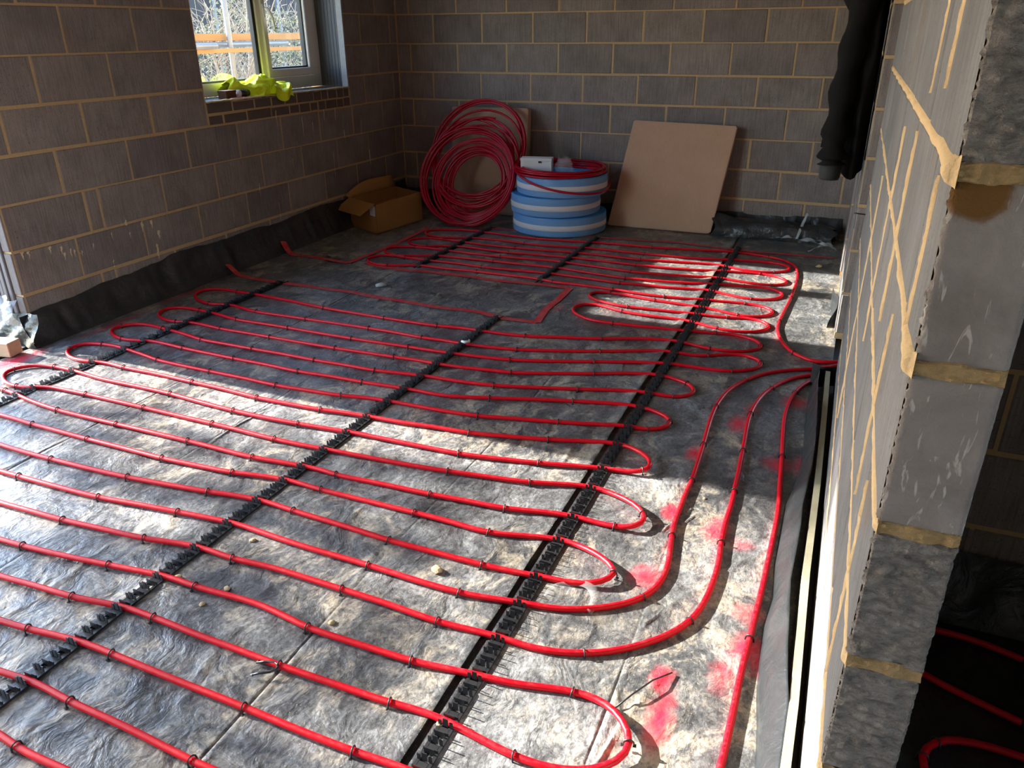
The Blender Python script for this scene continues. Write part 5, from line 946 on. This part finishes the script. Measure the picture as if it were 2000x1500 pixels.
# ---------------------------------------------------------------- things on the window sill
m = MB(); rows = []
for i in range(70):
    t_ = i/69; y = -1.90+.49*t_; row = []
    big_ = min(1, .35+t_*1.6)                              # thin and pushed to the frame on the left, bunched up on the right
    hgt = (.075+.035*math.sin(t_*22))*(1-big_)+big_*(.105+.025*math.sin(t_*13)-.045*max(0, (t_-.8)/.2)); xc = -.292+.10*big_; wx = .030+.085*big_
    for k in range(26):
        a = math.pi*(k/25*1.14-.07); f = 1+.55*(float(fbm(np.array(y*15), np.array(k*.42), 4, 80))-.47)*1.7
        zz = SILL+.003+max(0, hgt*f*math.sin(a)); xx = xc-wx*f*math.cos(a)
        if t_ > .80 and xx > XL-.012: zz -= min(.075, (xx-(XL-.012))*1.3)
        row.append((max(xx, -.318), y+.022*math.sin(k*.9+t_*6), zz))
    rows.append(row)
m.grid(rows); o = m.build('hi_vis_vest', M_vest); tag(o, 'crumpled yellow hi-vis vest lying along the window sill', 'vest')
m = MB(); rows = []
for i in range(16):
    t_ = i/15; row = []
    for k in range(12):
        s_ = k/11; y = -1.62+.21*t_+.02*math.sin(s_*6); x = XL-.10+.13*min(1, s_*1.6)+.014*math.sin(t_*9+s_*3); z = SILL+.055-.005*s_-max(0, s_-.5)*.16+.018*math.sin(t_*7+s_*2)
        row.append((max(x, XL+.006) if s_ > .62 else x, y, z))
    rows.append(row)
m.grid(rows); m.build('vest_tail', M_vest, o)
t = empty('small_carton', 'small dark brown box on the window sill left of the vest', 'box', (-.155, -1.99, SILL))
m = MB(); m.cbox((-.20, -2.035, SILL+.001), (-.13, -1.935, SILL+.05), .002); kid(m, 'box_body', M_darkcard, t)
m = MB(); m.box((-.201, -2.036, SILL+.040), (-.129, -1.934, SILL+.0515)); kid(m, 'box_lid', M_darkcard, t)
t = empty('sealant_tin', 'black tin with a white label end on the window sill beside the vest', 'tin', (-.14, -1.86, SILL))
m = MB(); m.tube([(-.150, -1.885, SILL+.025), (-.150, -1.80, SILL+.025)], .024, 20); kid(m, 'tin_body', M_blackplastic, t)
m = MB(); m.tube([(-.150, -1.912, SILL+.025), (-.150, -1.885, SILL+.025)], .0246, 20); kid(m, 'tin_label', M_white, t)
m = MB(); m.tube([(-.10, -2.03, SILL+.005), (-.095, -1.90, SILL+.005)], .0045, 8); m.tube([(-.095, -1.90, SILL+.005), (-.0945, -1.887, SILL+.005)], [.0045, .001], 8); o = m.build('red_pencil', simple('red_paint', (.5, .02, .03), .4)); tag(o, 'red pencil lying on the window sill in front of the brown box', 'pencil')

# ---------------------------------------------------------------- near the door jamb and loose bits on the sheet
m = MB(); Mw = Matrix.Translation((-.075, -3.985, .006)) @ Matrix.Rotation(math.radians(12), 4, 'Z'); m.cbox((-.11, -.05, 0), (.085, .035, .075), .003, Mw); o = m.build('timber_offcut', M_pine); tag(o, 'short pine offcut lying on the sheet at the foot of the door jamb', 'offcut')
m = MB(); rows = []
for i in range(18):
    a = i/17; row = []
    for k in range(14):
        b = k/13; wv = float(fbm(np.array(a*5), np.array(b*4), 3, 90))-.45
        row.append((XL+.0-.22*a+.05*wv, YJ-.03-.05*math.sin(b*3)-.06*abs(wv)-.02*math.sin(a*9), .10+.15*b+.05*wv))
    rows.append(row)
m.grid(rows); o = m.build('milky_polythene', M_clearfilm); tag(o, 'crumpled milky polythene hanging at the foot of the door jamb', 'polythene')
def crumb(x, y, r_, label, mat=M_crumb, name='mortar_crumb', cat='crumb', group='crumbs of mortar on the sheet'):
    bm = bmesh.new(); bmesh.ops.create_icosphere(bm, subdivisions=2, radius=r_); sd_ = random.random()*50
    for v in bm.verts:
        f = 1+.7*(float(fbm(np.array(v.co.x/r_*1.1+sd_), np.array(v.co.y/r_*1.1+v.co.z/r_), 2, 95))-.4); v.co = Vector((v.co.x*f*1.25, v.co.y*f, v.co.z*f*.6))
    me = bpy.data.meshes.new(name); bm.to_mesh(me); bm.free(); me.materials.append(mat); o = bpy.data.objects.new(name, me); C.objects.link(o)
    o.location = (x, y, float(floor_h(np.array([x]), np.array([y]))[0])+r_*.5); o.rotation_euler = (0, 0, random.uniform(0, 6)); return tag(o, label, cat, group)
for (x, y, r_, l_) in CRUMBS: crumb(x, y, r_, l_)
# loose pipe staple, curl of clear film, torn wire, straw
m = MB(); P = [(0, -.016, .004), (.0, -.016, .004)]
Mz = Matrix.Translation((2.612, -5.215, .012)) @ Matrix.Rotation(math.radians(20), 4, 'Z')
m.tube([Mz @ Vector(q) for q in [(-.034, -.021, .0), (-.01, -.020, .006), (.016, -.017, .008), (.027, -.010, .008), (.030, 0, .008), (.027, .010, .008), (.016, .017, .008), (-.01, .020, .006), (-.034, .021, .0)]], .0032, 6)
for sy in (-.021, .021): m.tube([Mz @ Vector(q) for q in [(-.034, sy, .0), (-.024, sy*1.35, .004)]], [.0035, .001], 5)
o = m.build('loose_staple', M_blackplastic); tag(o, 'loose black pipe staple lying unused on the sheet near the middle rail', 'staple')
m = MB(); rows = []
for i in range(26):
    a = math.radians(-30+230*i/25); rows.append([(3.245+r_*math.cos(a), -4.655+r_*1.1*math.sin(a), .010+h_+.006*math.sin(a*2)) for r_, h_ in ((.052, .0), (.066, .012), (.08, .002))])
m.grid(rows); o = m.build('film_curl', M_film_thin); tag(o, 'curl of clear plastic film on the sheet by the third rail', 'film')
m = MB(); m.tube([(3.468, -4.99, .008), (3.50, -4.94, .02), (3.535, -4.88, .022), (3.572, -4.825, .010)], .0022, 6); o = m.build('black_wire', M_blackplastic); tag(o, 'short black wire end poking up through the sheet by the red paint streak', 'wire')
m = MB(); m.tube([(1.10, -2.30, .012), (1.13, -2.27, .016), (1.16, -2.262, .012)], [.012, .016, .006], 6); o = m.build('plastic_scrap', M_strap); tag(o, 'scrap of pale plastic on the taped-off empty patch', 'scrap')
m = MB(); m.tube([(2.078, -3.02, .036), (2.10, -3.03, .038), (2.115, -3.01, .036), (2.105, -2.985, .034)], [.006, .008, .007, .005], 7); o = m.build('plastic_scrap', M_whitebox); tag(o, 'off-white offcut resting on the middle rail at its far part', 'scrap')
